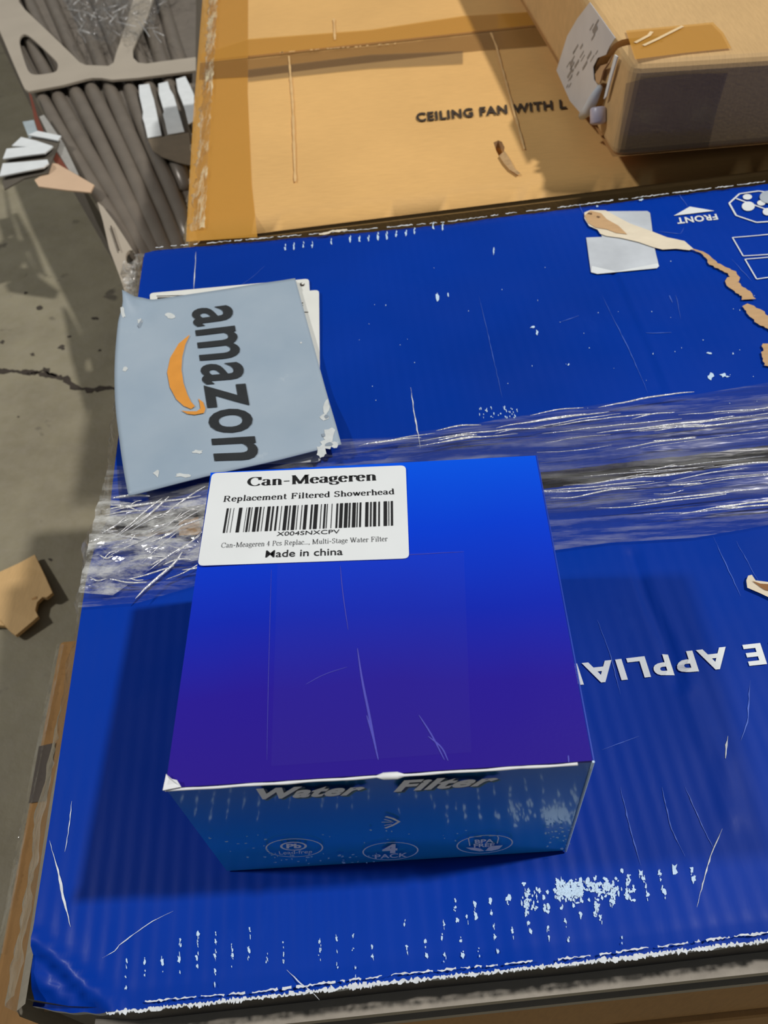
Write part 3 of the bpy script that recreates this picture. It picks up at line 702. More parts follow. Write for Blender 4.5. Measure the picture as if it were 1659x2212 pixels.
# body walls
f0, f1 = C_BL, C_BR
b = MB(); v = [dn(C_BL), dn(C_BR), C_BR - Vector((0, 0, .0012)), C_BL - Vector((0, 0, .0012))]
n = 24; vs = []; fs = []
for j in range(13):
    for i in range(n+1):
        u, w = i/n, j/12; p = (v[0]*(1-u)+v[1]*u)*(1-w) + (v[3]*(1-u)+v[2]*u)*w
        p = p + Vector((0, -.0006*math.sin(math.pi*u)*math.sin(math.pi*w), 0)); vs.append(p)
for j in range(12):
    for i in range(n): k = j*(n+1)+i; fs.append((k, k+1, k+n+2, k+n+1))
front = mk('front_panel', vs, fs, M['front'], box, smooth=True, label='teal blue front panel with white print')
for nm, a, c in (('side_panel', C_BR, C_TR), ('side_panel', C_TL, C_BL), ('back_panel', C_TR, C_TL)):
    b = MB(); b.add([dn(a), dn(c), c-Vector((0, 0, .0012)), a-Vector((0, 0, .0012))], [(0, 1, 2, 3)]); b.build(nm, M['bside'], box)
b = MB(); b.add([dn(p) for p in tops], [(3, 2, 1, 0)]); b.build('bottom', M['bside'], box)
# lid: slightly domed sheet with its own thickness
vs, fs = [], []; n = 30
def lid_top(u, w):
    p = (C_BL*(1-u)+C_BR*u)*(1-w) + (C_TL*(1-u)+C_TR*u)*w
    e = min(1, 8*min(u, 1-u, w, 1-w))
    return p + Vector((0, 0, .0005*e + lidrel(p.x, p.y)*e))
for j in range(n+1):
    for i in range(n+1): vs.append(lid_top(i/n, j/n))
for j in range(n):
    for i in range(n): k = j*(n+1)+i; fs.append((k, k+1, k+n+2, k+n+1))
lid_o = mk('lid', vs, fs, M['lid'], box, smooth=True, label='blue to violet printed lid')
rim = list(range(n+1)) + [j*(n+1)+n for j in range(1, n+1)] + [n*(n+1)+i for i in range(n-1, -1, -1)] + [j*(n+1) for j in range(n-1, 0, -1)]
b = MB(); rv = [vs[i] for i in rim]; m = len(rv)
b.add(rv + [q - Vector((0, 0, .0011)) for q in rv], [(i, m+i, m+(i+1) % m, (i+1) % m) for i in range(m)]); b.build('lid_edge', M['lid'], lid_o)
# bare white fold along the lid's near edge
fd = (C_BR - C_BL).normalized(); pts = []; ws = []
for i in range(61):
    u = i/60*.965; p = C_BL + (C_BR-C_BL)*u + Vector((0, -.0006, -.0004)); pts.append(p + Vector((0, 0, .0002*math.sin(u*40)))); ws.append(.00055*(.7+.6*abs(noise.noise((u*12, 1, 1)))) + (.0007 if .50 < u < .56 else 0))
b = MB(); b.tube(pts, ws, 6); b.build('bare_fold', M['wboard'], lid_o, smooth=True, label='white bare fold along the lid')
b = MB(); cpt = C_BL + Vector((.0016, .0012, .0004)); p = [cpt + Vector(q) for q in ((-.002, -.0022, 0), (.0035, -.0016, .0004), (.0022, .0002, .0012), (.0004, .0006, .0014), (-.0014, .0024, .0008))]
b.slab(p, (0, 0, 1), .0004); b.build('dented_corner', M['wboard'], lid_o, label='crumpled pale corner')
b = MB(); b.tube([C_BR + Vector((.0002, -.0003, 0)), dn(C_BR) + Vector((.0002, -.0003, 0))], .0004, 6); b.build('bare_fold', M['scuff'], box)
b = MB(); b.tube([C_BR + Vector((.0003, .0, 0)), C_TR + Vector((.0003, 0, 0))], .0003, 6); b.build('bare_fold', M['bside'], box)
# packing tape on the lid
LT = Plane((0, 0, ZT+BH+.00075), (0, 0, 1))
def lidp(x, y, lift=.0): return LT(x, y, lift)
b = MB(); p = [lidp(*q) for q in [(586, 1655), (1018, 1625), (1002, 1190), (600, 1206)]]
b.slab(p, (0, 0, 1), .00012); b.build('clear_tape', tape_mat('lid_clear_tape', (110, 110, 190), .015, .25), lid_o, label='strip of clear tape')
mb = MB()
for px, w in [([(690, 1208), (850, 1200), (1002, 1191)], .00012), ([(735, 1222), (740, 1280), (752, 1360)], .00016), ([(772, 1400), (782, 1470), (798, 1545), (808, 1600), (817, 1640)], .0005), ([(792, 1545), (806, 1590), (815, 1632)], .0004), ([(586, 1230), (580, 1450), (576, 1640)], .00010), ([(905, 1545), (935, 1590), (960, 1640)], .00030), ([(925, 1590), (955, 1612), (968, 1642)], .0003), ([(750, 1440), (700, 1455), (660, 1478)], .00012), ([(1228, 1630), (1229, 1645)], .0003)]:
    pts = []
    for q in chaikin([lidp(*q) for q in px], 2, False):
        u = (q.x-C_BL.x)/(C_BR.x-C_BL.x); w2 = (q.y-C_BL.y)/(C_TL.y-C_BL.y); tz = lid_top(min(1, max(0, u)), min(1, max(0, w2)))
        pts.append(Vector((q.x, q.y, tz.z + .00016)))
    n_ = len(pts)
    mb.add(*ribbon_faces(pts, [w*.6*(.25+math.sin(math.pi*(i+.5)/n_)) for i in range(n_)], (0, 0, 1)))
mb.f = orient(mb.v, mb.f, Vector((0, 0, 1))); mb.build('tape_creases', flat('tape_crease', (84, 82, 190), .3), lid_o, kind='stuff')
# label
def rquad(q, r):
    o = []
    for i in range(4):
        a, p, c = Vector(q[i-1]), Vector(q[i]), Vector(q[(i+1) % 4]); d0 = (a-p).normalized(); d1 = (c-p).normalized()
        for k in range(6):
            w = k/5; s0 = (1-w)**2; s1 = w**2; o.append(p + d0*r*s0 + d1*r*s1)
    return o
q = [lidp(*p) for p in [(427, 1223), (884, 1207), (876.5, 1006), (458, 1023)]]
b = MB(); b.slab(rquad(q, .0022), (0, 0, 1), .00025)
M['label'] = flat('white_label_paper', (228, 232, 233), .5, .02, 60)
label_o = b.build('barcode_label', M['label'], box, label='white sticker with a barcode and black text')
def lq(px): return [lidp(x, y, .00045) for x, y in px]
serif('Can-Meageren', lq([(534, 1050), (813, 1037), (812, 1018.5), (534.5, 1031.5)]), M['ink'], label_o, thick=.17, thin=.030, wide=1.0)
serif('Replacement Filtered Showerhead', lq([(482, 1083.5), (852, 1067), (851, 1055.5), (484, 1071.5)]), M['ink'], label_o, thick=.125, thin=.040)
serif('Can-Meageren 4 Pcs Replac..., Multi-Stage Water Filter', lq([(477.5, 1183), (837.5, 1168.5), (837, 1158), (479, 1172.5)]), M['ink'], label_o, thick=.075, thin=.03) if all(c in SER for c in 'Can-Meageren 4 Pcs Replac..., Multi-Stage Water Filter') else None
lettering('X004SNXCPV', lq([(597, 1157.5), (734, 1152), (733.5, 1143.5), (599, 1149)]), M['ink'], label_o)
lettering('Made in china', lq([(573, 1204), (740.5, 1198.5), (740, 1183.5), (575, 1189)]), M['ink'], label_o, bold=.006)
mb = MB(); BQ = lq([(481, 1151), (849.5, 1135), (849, 1082), (490, 1098)])
bars = [(212, 16), (240, 5), (266, 4), (308, 26), (366, 4), (381, 16), (406, 6), (432, 26), (468, 14), (498, 5), (528, 24), (565, 14), (598, 14), (634, 5), (660, 26), (697, 10), (722, 26), (760, 5), (790, 6), (812, 24), (862, 14), (888, 28), (938, 6), (962, 14), (984, 6), (1020, 5), (1056, 14), (1082, 24), (1118, 26), (1152, 12), (1178, 26), (1212, 8), (1232, 14), (1276, 24), (1312, 12), (1336, 22), (1374, 12), (1414, 26), (1450, 6), (1468, 16)]
for x, w in bars:
    u0, u1 = (x-212)/(1485-212), (x+w-212)/(1485-212)
    a = BQ[0].lerp(BQ[1], u0); c = BQ[0].lerp(BQ[1], u1); d = BQ[3].lerp(BQ[2], u1); e = BQ[3].lerp(BQ[2], u0); mb.add([a, c, d, e], [(0, 1, 2, 3)])
mb.build('barcode', M['ink'], label_o)
# front panel print
fn = Vector((0, 0, 1)).cross(C_BR-C_BL).normalized()*-1
if fn.y > 0: fn = -fn
FP = Plane(C_BL + fn*.0012, fn)
def fq(px, lift=0.0): return [FP(x, y, lift) for x, y in px]
M['fprint'] = flat('pale_front_print', (246, 250, 250), .5, .05, 90)
M['fdark'] = flat('dark_front_print', (14, 40, 66), .5, .05, 90)
M['fgreen'] = flat('green_front_print', (70, 120, 110), .5, .05, 90)
W1 = [(560, 1727), (777, 1717), (797, 1692), (553, 1704)]; W2 = [(850, 1711), (1064, 1696), (1086, 1673), (853, 1687)]
for word, Q in (('Water', W1), ('Filter', W2)):
    lettering(word, fq([(x+6, y+2.5) for x, y in Q]), M['fgreen'], front, fn, bold=.055, shear=.28, space=1.08)
    lettering(word, fq([(x+2.5, y+1) for x, y in Q], .0002), M['fdark'], front, fn, bold=.07, shear=.28, space=1.08)
    lettering(word, fq(Q, .0004), M['fprint'], front, fn, bold=.045, shear=.28, space=1.08)
fx = (C_BR-C_BL).normalized(); fz = Vector((0, 0, 1))
def fring(cx, cy, r, w, mat=None, sy=1.0, name='printed_ring'):
    c = FP(cx, cy); mb = MB(); N_ = 36; vs = []
    for i in range(N_):
        a = 2*math.pi*i/N_; d = fx*math.cos(a) + fz*math.sin(a)*sy; vs += [c + d*(r+w), c + d*(r-w)]
    mb.add(vs, [(2*i, 2*i+1, (2*i+3) % (2*N_), (2*i+2) % (2*N_)) for i in range(N_)]); mb.f = orient(mb.v, mb.f, fn)
    return mb.build(name, mat or M['fprint'], front)
fring(636, 1832, .0097, .00025); fring(843.5, 1839, .0097, .00025); fring(1047, 1824, .0097, .00025)
fring(634, 1828, .0042, .0004)
lettering('Pb', fq([(619, 1833), (651, 1832), (651, 1822), (618, 1823)]), M['fprint'], front, fn, bold=.04)
lettering('Lead-free', fq([(604, 1846), (674, 1843), (675, 1836), (602, 1839)]), M['fprint'], front, fn)
lettering('4', fq([(826, 1844), (858, 1842.5), (859, 1823), (825, 1825)]), M['fprint'], front, fn, bold=.05)
lettering('PACK', fq([(810, 1855.5), (879, 1851), (881, 1842), (809, 1846.5)]), M['fprint'], front, fn, bold=.02)
lettering('BPA', fq([(1026, 1822), (1066, 1820), (1067, 1812), (1025, 1814)]), M['fprint'], front, fn, bold=.03)
lettering('FREE', fq([(1024, 1831), (1068, 1828.5), (1069, 1821), (1023, 1823)]), M['fprint'], front, fn, bold=.03)
def fpoly(px, mat, name, lift=.0):
    p = fq(px, lift); return mk(name, p, orient(p, [tuple(range(len(p)))], fn), mat, front)
for px in ([(1046, 1838), (1036, 1839), (1018, 1836), (1006, 1831), (1024, 1831), (1038, 1833)], [(1048, 1838), (1056, 1830), (1070, 1827), (1086, 1826), (1078, 1834), (1062, 1838)]): fpoly(px, M['fprint'], 'printed_leaf')
def flines(lines, w, name, mat=None):
    mb = MB()
    for px in lines: mb.add(*ribbon_faces(fq(px, .0001), w, fn))
    mb.f = orient(mb.v, mb.f, fn); return mb.build(name, mat or M['fprint'], front)
flines([[(1015, 1827), (1012, 1812), (1015, 1808), (1040, 1807)], [(1056, 1806), (1074, 1805), (1077, 1810), (1074, 1822)]], .0002, 'printed_frame')
flines([[(833, 1764), (848, 1768), (862, 1775), (848, 1783), (832, 1789)]], .0005, 'printed_arrow')
flines([[(830, 1770), (846, 1774)], [(824, 1776), (850, 1776)], [(830, 1783), (846, 1780)]], .00022, 'printed_arrow')
M['bubble'] = flat('pale_flecks_and_bubble_print', (176, 218, 240), .4, .1, 200)
mb = MB()
def fblob(x, y, rx, ry):
    if x < 357 + (y-1702)*.78 + rx + 6: return
    p = fq(blob(x, y, rx, ry, 9, .4), rnd.uniform(.0001, .0003)); mb.add(p, [tuple(range(len(p)))])
for k in range(26): fblob(rnd.uniform(1175, 1235), rnd.uniform(1785, 1835), rnd.uniform(.8, 3.4), rnd.uniform(.6, 2))  # cluster of pale flecks near the panel's right end
for k in range(40): fblob(rnd.uniform(570, 820), rnd.uniform(1842, 1866), rnd.uniform(.8, 4), rnd.uniform(.6, 2))
for k in range(16): fblob(rnd.uniform(430, 600), rnd.uniform(1800, 1860), rnd.uniform(.8, 4), rnd.uniform(.6, 1.8))
for k in range(14): fblob(rnd.uniform(690, 1010), rnd.uniform(1785, 1830), rnd.uniform(.8, 2.6), rnd.uniform(.6, 1.6))
mb.f = orient(mb.v, mb.f, fn); mb.build('flecks_and_printed_bubbles', M['bubble'], front, kind='stuff')

# ================================================================ grey-blue mailer and the white shipping labels under it
sheet = MB()
def sheet_on_lid(name, px, z, th, mat, parent=None, **k):
    p = rquad([on_lid(on_z(*q)) + Vector((0, 0, z)) for q in px], .003); b = MB(); b.slab(p, (0, 0, 1), th); return b.build(name, mat, parent, **k)
M['slabel'] = flat('white_shipping_label', (226, 227, 220), .55, .03, 60)
sl = sheet_on_lid('shipping_label', [(345, 1000), (690, 985), (668, 606), (325, 638)], .0012, .0003, M['slabel'], origin=on_z(500, 800, 0.0), label='white shipping label under the grey mailer, peeking out along its top edge', cat='label')
sl2 = sheet_on_lid('shipping_label', [(500, 1010), (694, 1003), (690, 632), (480, 650)], .0018, .0003, M['slabel'], origin=on_z(600, 850, 0.0), label='white shipping label sticking out along the right edge of the grey mailer', cat='label')
def sq(px, z): return [on_lid(on_z(x, y)) + Vector((0, 0, z)) for x, y in px]
mb = MB()
for x0, x1, y, w in [(342, 372, 650, 1.5), (340, 440, 644.5, 1), (342, 430, 648, 2)]:
    p = sq([(x0, y+w), (x1, y+w-2.6), (x1, y-2.6), (x0, y)], .0018); mb.add(p, [(0, 1, 2, 3)])
mb.f = orient(mb.v, mb.f, Vector((0, 0, 1))); mb.build('print_lines', M['softink'], sl)
p = sq(ell(654, 619, 5, 4, 12), .0018); mk('printed_mark', p, orient(p, [tuple(range(12))], Vector((0, 0, 1))), M['softink'], sl)
p = sq(ell(655, 618, 3, 2.2, 12), .002); mk('printed_mark', p, orient(p, [tuple(range(12))], Vector((0, 0, 1))), M['slabel'], sl)
mb = MB()
for x0, x1, y0, y1 in [(638, 640, 612, 624), (634, 636, 613, 625), (653, 667, 680, 681.5), (648, 656, 660, 662), (648, 656, 665, 667), (648, 655, 670, 672), (650, 656, 676, 677.5)]:
    p = sq([(x0, y1), (x1, y1), (x1, y0), (x0, y0)], .0024); mb.add(p, [(0, 1, 2, 3)])
mb.f = orient(mb.v, mb.f, Vector((0, 0, 1))); mb.build('print_lines', M['softink'], sl2)
# mailer
mail_px = [(258, 1078, 'bl'), (738, 972, 'br'), (636, 604, 'tr'), (276, 650, 'tl')]
E_bl, E_br, E_tr, E_tl = on_z(281, 1078, .006), on_z(739, 970, .005), on_z(638, 604, .004), on_z(262, 658, .004)
def left_bow(w): return -.006*math.sin(math.pi*w)**1.0*(1.0) + (.004*sstep(.86, .97, w))
def env(u, w):
    p = (E_bl*(1-u)+E_br*u)*(1-w) + (E_tl*(1-u)+E_tr*u)*w
    p.x += left_bow(w)*(1-u)**3
    z = .0046 + .0010*math.sin(u*5+w*3)*.5 + .0006*noise.noise((u*4, w*4, 2)) + .0045*sstep(.34, .05, w)
    cn = math.hypot(u/.16, (1-w)/.14)                                # curled top-left corner
    z += .010*max(0, 1-cn)**1.3
    fold = .0012*math.exp(-(((u+ .75*(w-1))-.06)/.03)**2)*sstep(.7, .95, w)
    return Vector((p.x, p.y, ZT + max(lid_h(p.x, p.y), -.001) + z - fold))
t = NT('grey_blue_mailer'); c1, c2 = lin((150, 168, 184)), lin((166, 181, 194))
col = t.ramp(t.noise(18, 4), [(.3, c1), (.7, c2)])
col = t.mix(t.ramp(t.noise(38, 5, .7), [(.66, (0,)*3), (.80, (.55,)*3)]), col, lin((196, 206, 212)))
t.bsdf(col, .45, t.bump(t.noise(60, 4), .25, .001), spec=.45); M['mailer'] = t.m
n = 48; vs = [env(i/n, j/n) for j in range(n+1) for i in range(n+1)]; fs = []
for j in range(n):
    for i in range(n): k = j*(n+1)+i; fs.append((k, k+1, k+n+2, k+n+1))
N2 = len(vs); rim = list(range(n+1)) + [j*(n+1)+n for j in range(1, n+1)] + [n*(n+1)+i for i in range(n-1, -1, -1)] + [j*(n+1) for j in range(n-1, 0, -1)]
vs2 = vs + [v - Vector((0, 0, .0006)) for v in vs]; fs2 = fs + [tuple(N2+i for i in reversed(f)) for f in fs] + [(rim[i], N2+rim[i], N2+rim[(i+1) % len(rim)], rim[(i+1) % len(rim)]) for i in range(len(rim))]
mail = mk('padded_mailer', vs2, fs2, M['mailer'], None, True, label='grey-blue paper mailer with dark word and orange smile arrow, lying on the carton', cat='mailer', origin=env(.5, .5) - Vector((0, 0, .001)))
import bisect
def env_at(px, lift=.0007):
    """put a pixel onto the mailer: solve u, w on its flat quad"""
    d = on_z(px[0], px[1], .0062); u, w = .5, .5
    for _ in range(12):
        e = d - env(u, w); e.z = 0
        du = (env(u+.01, w)-env(u-.01, w))/.02; dw = (env(u, w+.01)-env(u, w-.01))/.02
        det = du.x*dw.y-du.y*dw.x; u += (e.x*dw.y-e.y*dw.x)/det; w += (du.x*e.y-du.y*e.x)/det
        u = max(-.1, min(1.1, u)); w = max(-.1, min(1.1, w))
    return env(u, w) + Vector((0, 0, lift))
M['mword'] = flat('dark_grey_print', (44, 47, 49), .5, .08, 120)
M['orange'] = flat('orange_print', (222, 150, 62), .5, .06, 120)
v, f = text_mesh('amazon', .018, 0, 1.08)
Q = [(413, 664), (467, 1006), (562, 1001), (498, 654)]
P4 = [env_at(q) for q in Q]
w_ = fit(v, P4, -.018, XH+.018)
U = []
for p in w_:                                   # settle each point on the sheet
    u, w = .5, .5
    for _ in range(8):
        e = p - env(u, w); e.z = 0; du = (env(u+.01, w)-env(u-.01, w))/.02; dw = (env(u, w+.01)-env(u, w-.01))/.02
        det = du.x*dw.y-du.y*dw.x; u += (e.x*dw.y-e.y*dw.x)/det; w += (du.x*e.y-du.y*e.x)/det
    U.append(env(u, w) + Vector((0, 0, .0005)))
mk('lettering', U, orient(U, f, Vector((0, 0, 1))), M['mword'], mail)
cl = [(408, 720), (392, 740), (380, 770), (376, 800), (381, 830), (392, 855), (404, 870), (416, 878)]
wd = [.0002, .0022, .0036, .0042, .0040, .0034, .0024, .0014]
pts = [env_at(p) for p in cl]; rv, rf = ribbon_faces(pts, wd, (0, 0, 1)); mk('smile_arrow', rv, orient(rv, rf, Vector((0, 0, 1))), M['orange'], mail)
ap = [env_at(p) for p in [(390, 884), (402, 886), (424, 886), (432, 880), (430, 866), (427, 858), (438, 866), (443, 880), (440, 890), (420, 894), (404, 892)]]
tri = [(0, 1, 10), (1, 9, 10), (1, 2, 9), (2, 8, 9), (2, 3, 8), (3, 7, 8), (3, 4, 7), (4, 6, 7), (4, 5, 6)]
mk('smile_arrow', ap, orient(ap, tri, Vector((0, 0, 1))), M['orange'], mail)
M['residue'] = flat('white_glue_residue', (206, 211, 210), .6, .08, 200)
mb = MB()
for x, y, a, c in [(706, 880, 6, 16), (703, 905, 9, 9), (714, 945, 14, 14), (708, 968, 16, 8), (696, 980, 10, 10), (726, 968, 8, 6), (695, 990, 7, 7), (365, 676, 11, 6), (342, 1030, 6, 8), (398, 1036, 16, 4), (300, 690, 5, 6), (269, 795, 6, 5), (650, 737, 2, 2), (430, 985, 12, 4), (268, 680, 4, 8)]:
    p = [env_at(q, .00022) for q in blob(x, y, a, c, 10, .4)]; mb.add(p, [tuple(range(10))])
mb.f = orient(mb.v, mb.f, Vector((0, 0, 1))); mb.build('glue_residue', M['residue'], mail, kind='stuff')
mb = MB()
for x, y, a, c in [(706, 905, 5, 5), (712, 968, 8, 5), (700, 948, 5, 4)]:
    p = [env_at(q, .0004) for q in blob(x, y, a, c, 10, .3)]; mb.add(p, [tuple(range(10))])
for q in [[(296, 700), (302, 690), (306, 684), (304, 696), (300, 706)]]: p = [env_at(z, .0006) for z in q]; mb.add(p, [tuple(range(len(p)))])
mb.f = orient(mb.v, mb.f, Vector((0, 0, 1))); mb.build('rubbed_spot', flat('rubbed_spot', (140, 152, 164), .6), mail, kind='stuff')

# ================================================================ tan ceiling fan carton behind
TZ = -.014
tl0, tl1 = on_z(398, 500, TZ), on_z(441, 0, TZ)
dv = (tl1-tl0).normalized(); dr = Vector((dv.y, -dv.x, 0))
T0 = tl0 - dv*(tl0.y-.452)/dv.y              # near-left corner, just behind the blue carton
TW, TD = .62, .52; topz = ZT+TZ
tan = empty('fan_carton', (T0.x+dr.x*TW/2+dv.x*TD/2, T0.y+dr.y*TW/2+dv.y*TD/2, 0), 'large plain tan fan carton with amber tape and black block capitals, behind the blue carton', 'box')
def tp(a, c, z): p = T0 + dr*a + dv*c; return Vector((p.x, p.y, z))
b = MB(); b.hexa([tp(0, 0, .0), tp(TW, 0, 0), tp(TW, TD, 0), tp(0, TD, 0), tp(0, 0, topz-.006), tp(TW, 0, topz-.006), tp(TW, TD, topz-.006), tp(0, TD, topz-.006)])
fan_body = bevel_obj(b.build('body', M['tan'], tan), .005, 2)
HOLE = [on_z(x, y, TZ) for x, y in [(1066, 308), (1076, 303), (1084, 306), (1090, 318), (1087, 336), (1078, 338), (1072, 326)]]
cut_pocket(fan_body, HOLE, (0, 0, -1), .02, .06)
from mathutils.geometry import delaunay_2d_cdt
s0 = on_z(430, 134, TZ) - T0; s1 = on_z(1000, 72, TZ) - T0
sc0 = s0.dot(dv); sc1 = s1.dot(dv); sl_ = (sc1-sc0)/(s1.dot(dr)-s0.dot(dr))
def seamc(a): return sc0 + (a-s0.dot(dr))*sl_
for (c0, c1, nm) in ((lambda a: 0, lambda a: seamc(a)-.0012, 'lid_flap'), (lambda a: seamc(a)+.0012, lambda a: TD, 'lid_flap')):
    nx = 60; ny = 24; vs = []; fs = []
    for j in range(ny+1):
        for i in range(nx+1):
            a = TW*i/nx; c = c0(a)+(c1(a)-c0(a))*j/ny
            e = min(a, TW-a)
            z = topz - .009*max(0, 1-e/.014)**2 + .0004*noise.noise((a*12, c*12, 3)) - (.007*max(0, 1-c/.010)**2 if c0(0) == 0 else 0) - (.0016*max(0, 1-abs(c-seamc(a))/.012))
            wob = .003*noise.noise((c*18, 2, 2))*max(0, 1-a/.03)
            p = tp(a+wob, c, z); vs.append(p)
    for j in range(ny):
        for i in range(nx): k = j*(nx+1)+i; fs.append((k, k+1, k+nx+2, k+nx+1))
    if c0(0) == 0:                              # the near flap has a hole torn through it
        n0 = len(vs); hv = [Vector((h.x, h.y, topz)) for h in HOLE]; nh = len(hv); allv = vs + hv
        r = delaunay_2d_cdt([Vector((v.x, v.y)) for v in allv], [(n0+i, n0+(i+1) % nh) for i in range(nh)] + [e_ for f in fs for e_ in ((f[0], f[1]), (f[0], f[3]))], [], 0, 1e-7)
        def inside(p):
            k = False
            for i in range(nh):
                a_, b_ = hv[i], hv[i-1]
                if (a_.y > p.y) != (b_.y > p.y) and p.x < (b_.x-a_.x)*(p.y-a_.y)/(b_.y-a_.y)+a_.x: k = not k
            return k
        nv_ = [Vector((v.x, v.y, allv[o[0]].z if o else topz)) for v, o in zip(r[0], r[3])]
        nf = [tuple(f) for f in r[2] if not inside(sum((r[0][i] for i in f), Vector((0, 0)))/len(f))]
        vs, fs = nv_, orient(nv_, nf, Vector((0, 0, 1)))
        mk('torn_hole', hv + [v - Vector((0, 0, .006)) for v in hv], [(i, nh+i, nh+(i+1) % nh, (i+1) % nh) for i in range(nh)], M['kraft'], tan, label='hole torn through the lid')
    mk(nm, vs, fs, M['tan'], tan, smooth=True)
TP = Plane((0, 0, topz+.0005), (0, 0, 1))
def tpoly(px, mat, name, parent=tan, lift=0, label=None):
    p = [TP(x, y, lift) for x, y in px]; return mk(name, p, orient(p, [tuple(range(len(p)))], Vector((0, 0, 1))), mat, parent, label=label)
tpoly([(440, -30), (430, 90), (418, 240), (404, 480), (402, 522), (556, 512), (544, 400), (535, 200), (536, -30)], M['tape'], 'edge_tape', label='amber tape along the carton edge')
def sy(x, o): return (x, 134-(x-430)*.10877+o)
tpoly([(536, 84), (800, 64), (1000, 34), (1200, 22)] + [sy(x, -1.6) for x in (1206, 1000, 800, 536, 432)] + [(434, 116)], M['tape'], 'seam_tape', lift=.0003, label='amber tape along the lid seam')
tpoly([sy(x, 1.6) for x in (432, 536, 800, 1000, 1206)] + [(1212, 96), (1040, 108), (800, 134), (600, 158), (536, 166), (430, 172)], M['tape_brown'], 'seam_tape', lift=.0003, label='brownish tape along the lid seam')
tpoly([(536, 150), (800, 118), (1000, 110), (1000, 138), (800, 148), (536, 176)], M['greytape'], 'clear_tape', lift=.0005)
mb = MB()
def tline(px, w, jit=.6):
    pts = []
    for (x0, y0), (x1, y1) in zip(px, px[1:]):
        k = max(2, int(math.hypot(x1-x0, y1-y0)/8))
        for i in range(k): pts.append(TP(x0+(x1-x0)*i/k, y0+(y1-y0)*i/k+rnd.uniform(-jit, jit), .0008))
    mb.add(*ribbon_faces(pts, [w*rnd.uniform(.5, 1.2) for _ in pts], (0, 0, 1)))
mb = MB(); tline([(624, 120), (632, 220), (638, 400)], .0010); tline([(721, 40), (724, 95)], .0012); tline([(1060, 70), (1072, 100), (1110, 240), (1135, 330)], .0009)
for k in range(20):
    x = rnd.uniform(600, 860); tline([(x, 112-(x-620)*.075), (x+rnd.uniform(4, 16), 110-(x-620)*.075)], .0010)
mb.f = orient(mb.v, mb.f, Vector((0, 0, 1))); mb.build('pale_crease', flat('rubbed_cardboard', (226, 186, 128), .5, .08, 100), tan, kind='stuff')
lettering('CEILING FAN WITH L', [TP(x, y, .0006) for x, y in [(900, 263), (1224, 234), (1222, 214), (898, 244)]], M['softink'], tan, bold=.04, space=1.12)
# torn hole
tpoly([(1078, 336), (1090, 326), (1104, 348), (1112, 364), (1124, 374), (1118, 378), (1100, 366), (1088, 352)], flat('torn_fibre', (176, 142, 98), .9, .2, 300), 'torn_paper', lift=.0014)
# glossy film on the left edge of the tan carton
vs, fs = [], []; nu, nv = 120, 14
for j in range(nv+1):
    for i in range(nu+1):
        c = TD*.98*i/nu; w = j/nv
        r = abs(noise.noise((c*70, w*5, 8)))*.006 + abs(noise.noise((c*200, w*9, 3)))*.003
        a = .016 - .024*w; z = topz + .0022 - .030*max(0, w-.45)**1.2*2 + r*.5
        vs.append(tp(a - r*(.3+w), c, z - .009*max(0, 1-max(a, 0)/.014)**2))
for j in range(nv):
    for i in range(nu): k = j*(nu+1)+i; fs.append((k, k+nu+1, k+nu+2, k+1))
mk('edge_film', vs, fs, film_mat('tan_edge_film', .02, .75, (110, 14, 40), (252, 240, 200), lo=.46, hi=.68), tan, smooth=True, label='clear film crumpled over the carton edge')

# ================================================================ tan carton lying on the fan carton
UB = on_z(1323, 345, TZ+.018); ulb = on_z(1118, -4, TZ+.018); urb = on_z(1659, 316, TZ+.018)
uz = ZT+TZ+.018
d1 = (urb-UB).normalized(); d2 = (ulb-UB).normalized()
UL, UD, UH = .30, .40, .066
c = [UB, UB+d1*UL, UB+d1*UL+d2*UD, UB+d2*UD]; c = [Vector((p.x, p.y, uz)) for p in c]
tl_h = [uz+UH, uz+UH-.008, uz+UH-.004, uz+UH+.002]
ctop = [Vector((p.x + (.004 if i in (0, 3) else 0), p.y, h)) for i, (p, h) in enumerate(zip(c, tl_h))]
upper = empty('taped_carton', (sum(p.x for p in c)/4, sum(p.y for p in c)/4, uz-.0165), 'battered pale tan carton with a torn taped corner, lying on the fan carton', 'box')
b = MB(); b.hexa(c + ctop); bo = bevel_obj(b.build('body', M['tan2'], upper, smooth=False), .007, 4)
cm = sum(c, Vector())/4; ci = [cm + (p-cm)*.72 for p in c]; b = MB(); b.hexa([Vector((p.x, p.y, uz-.0165)) for p in ci] + [Vector((p.x, p.y, uz+.002)) for p in c]); b.build('sagging_bottom', M['tandark'], upper)
nn = (ctop[0]-c[0]).cross(d1).normalized(); nn = nn if nn.y < 0 else -nn
UF = Plane(c[0] + nn*.0012, nn)
ln = (ctop[0]-c[0]).cross(d2).normalized(); ln = ln if ln.x < 0 else -ln
ULP = Plane(c[0] + ln*.0012, ln)
tn = (ctop[1]-ctop[0]).cross(ctop[3]-ctop[0]).normalized(); tn = tn if tn.z > 0 else -tn
UT = Plane(ctop[0] + tn*.0008, tn)
def ppoly(pl, px, mat, name, parent, lift=0.0, th=0.0, label=None, **k):
    p = [pl(x, y, lift) for x, y in px]
    if th:
        b = MB(); f = orient(p, [tuple(range(len(p)))], pl.n)[0]; b.slab([p[i] for i in f], pl.n, th); return b.build(name, mat, parent, label=label, **k)
    return mk(name, p, orient(p, [tuple(range(len(p)))], pl.n), mat, parent, label=label, **k)
ppoly(UF, [(1352, 180), (1345, 240), (1334, 330), (1420, 326), (1530, 318), (1548, 240), (1572, 158), (1480, 160), (1400, 168)], M['greytape'], 'corner_tape', upper, .0003, label='creased glossy tape on the near face')
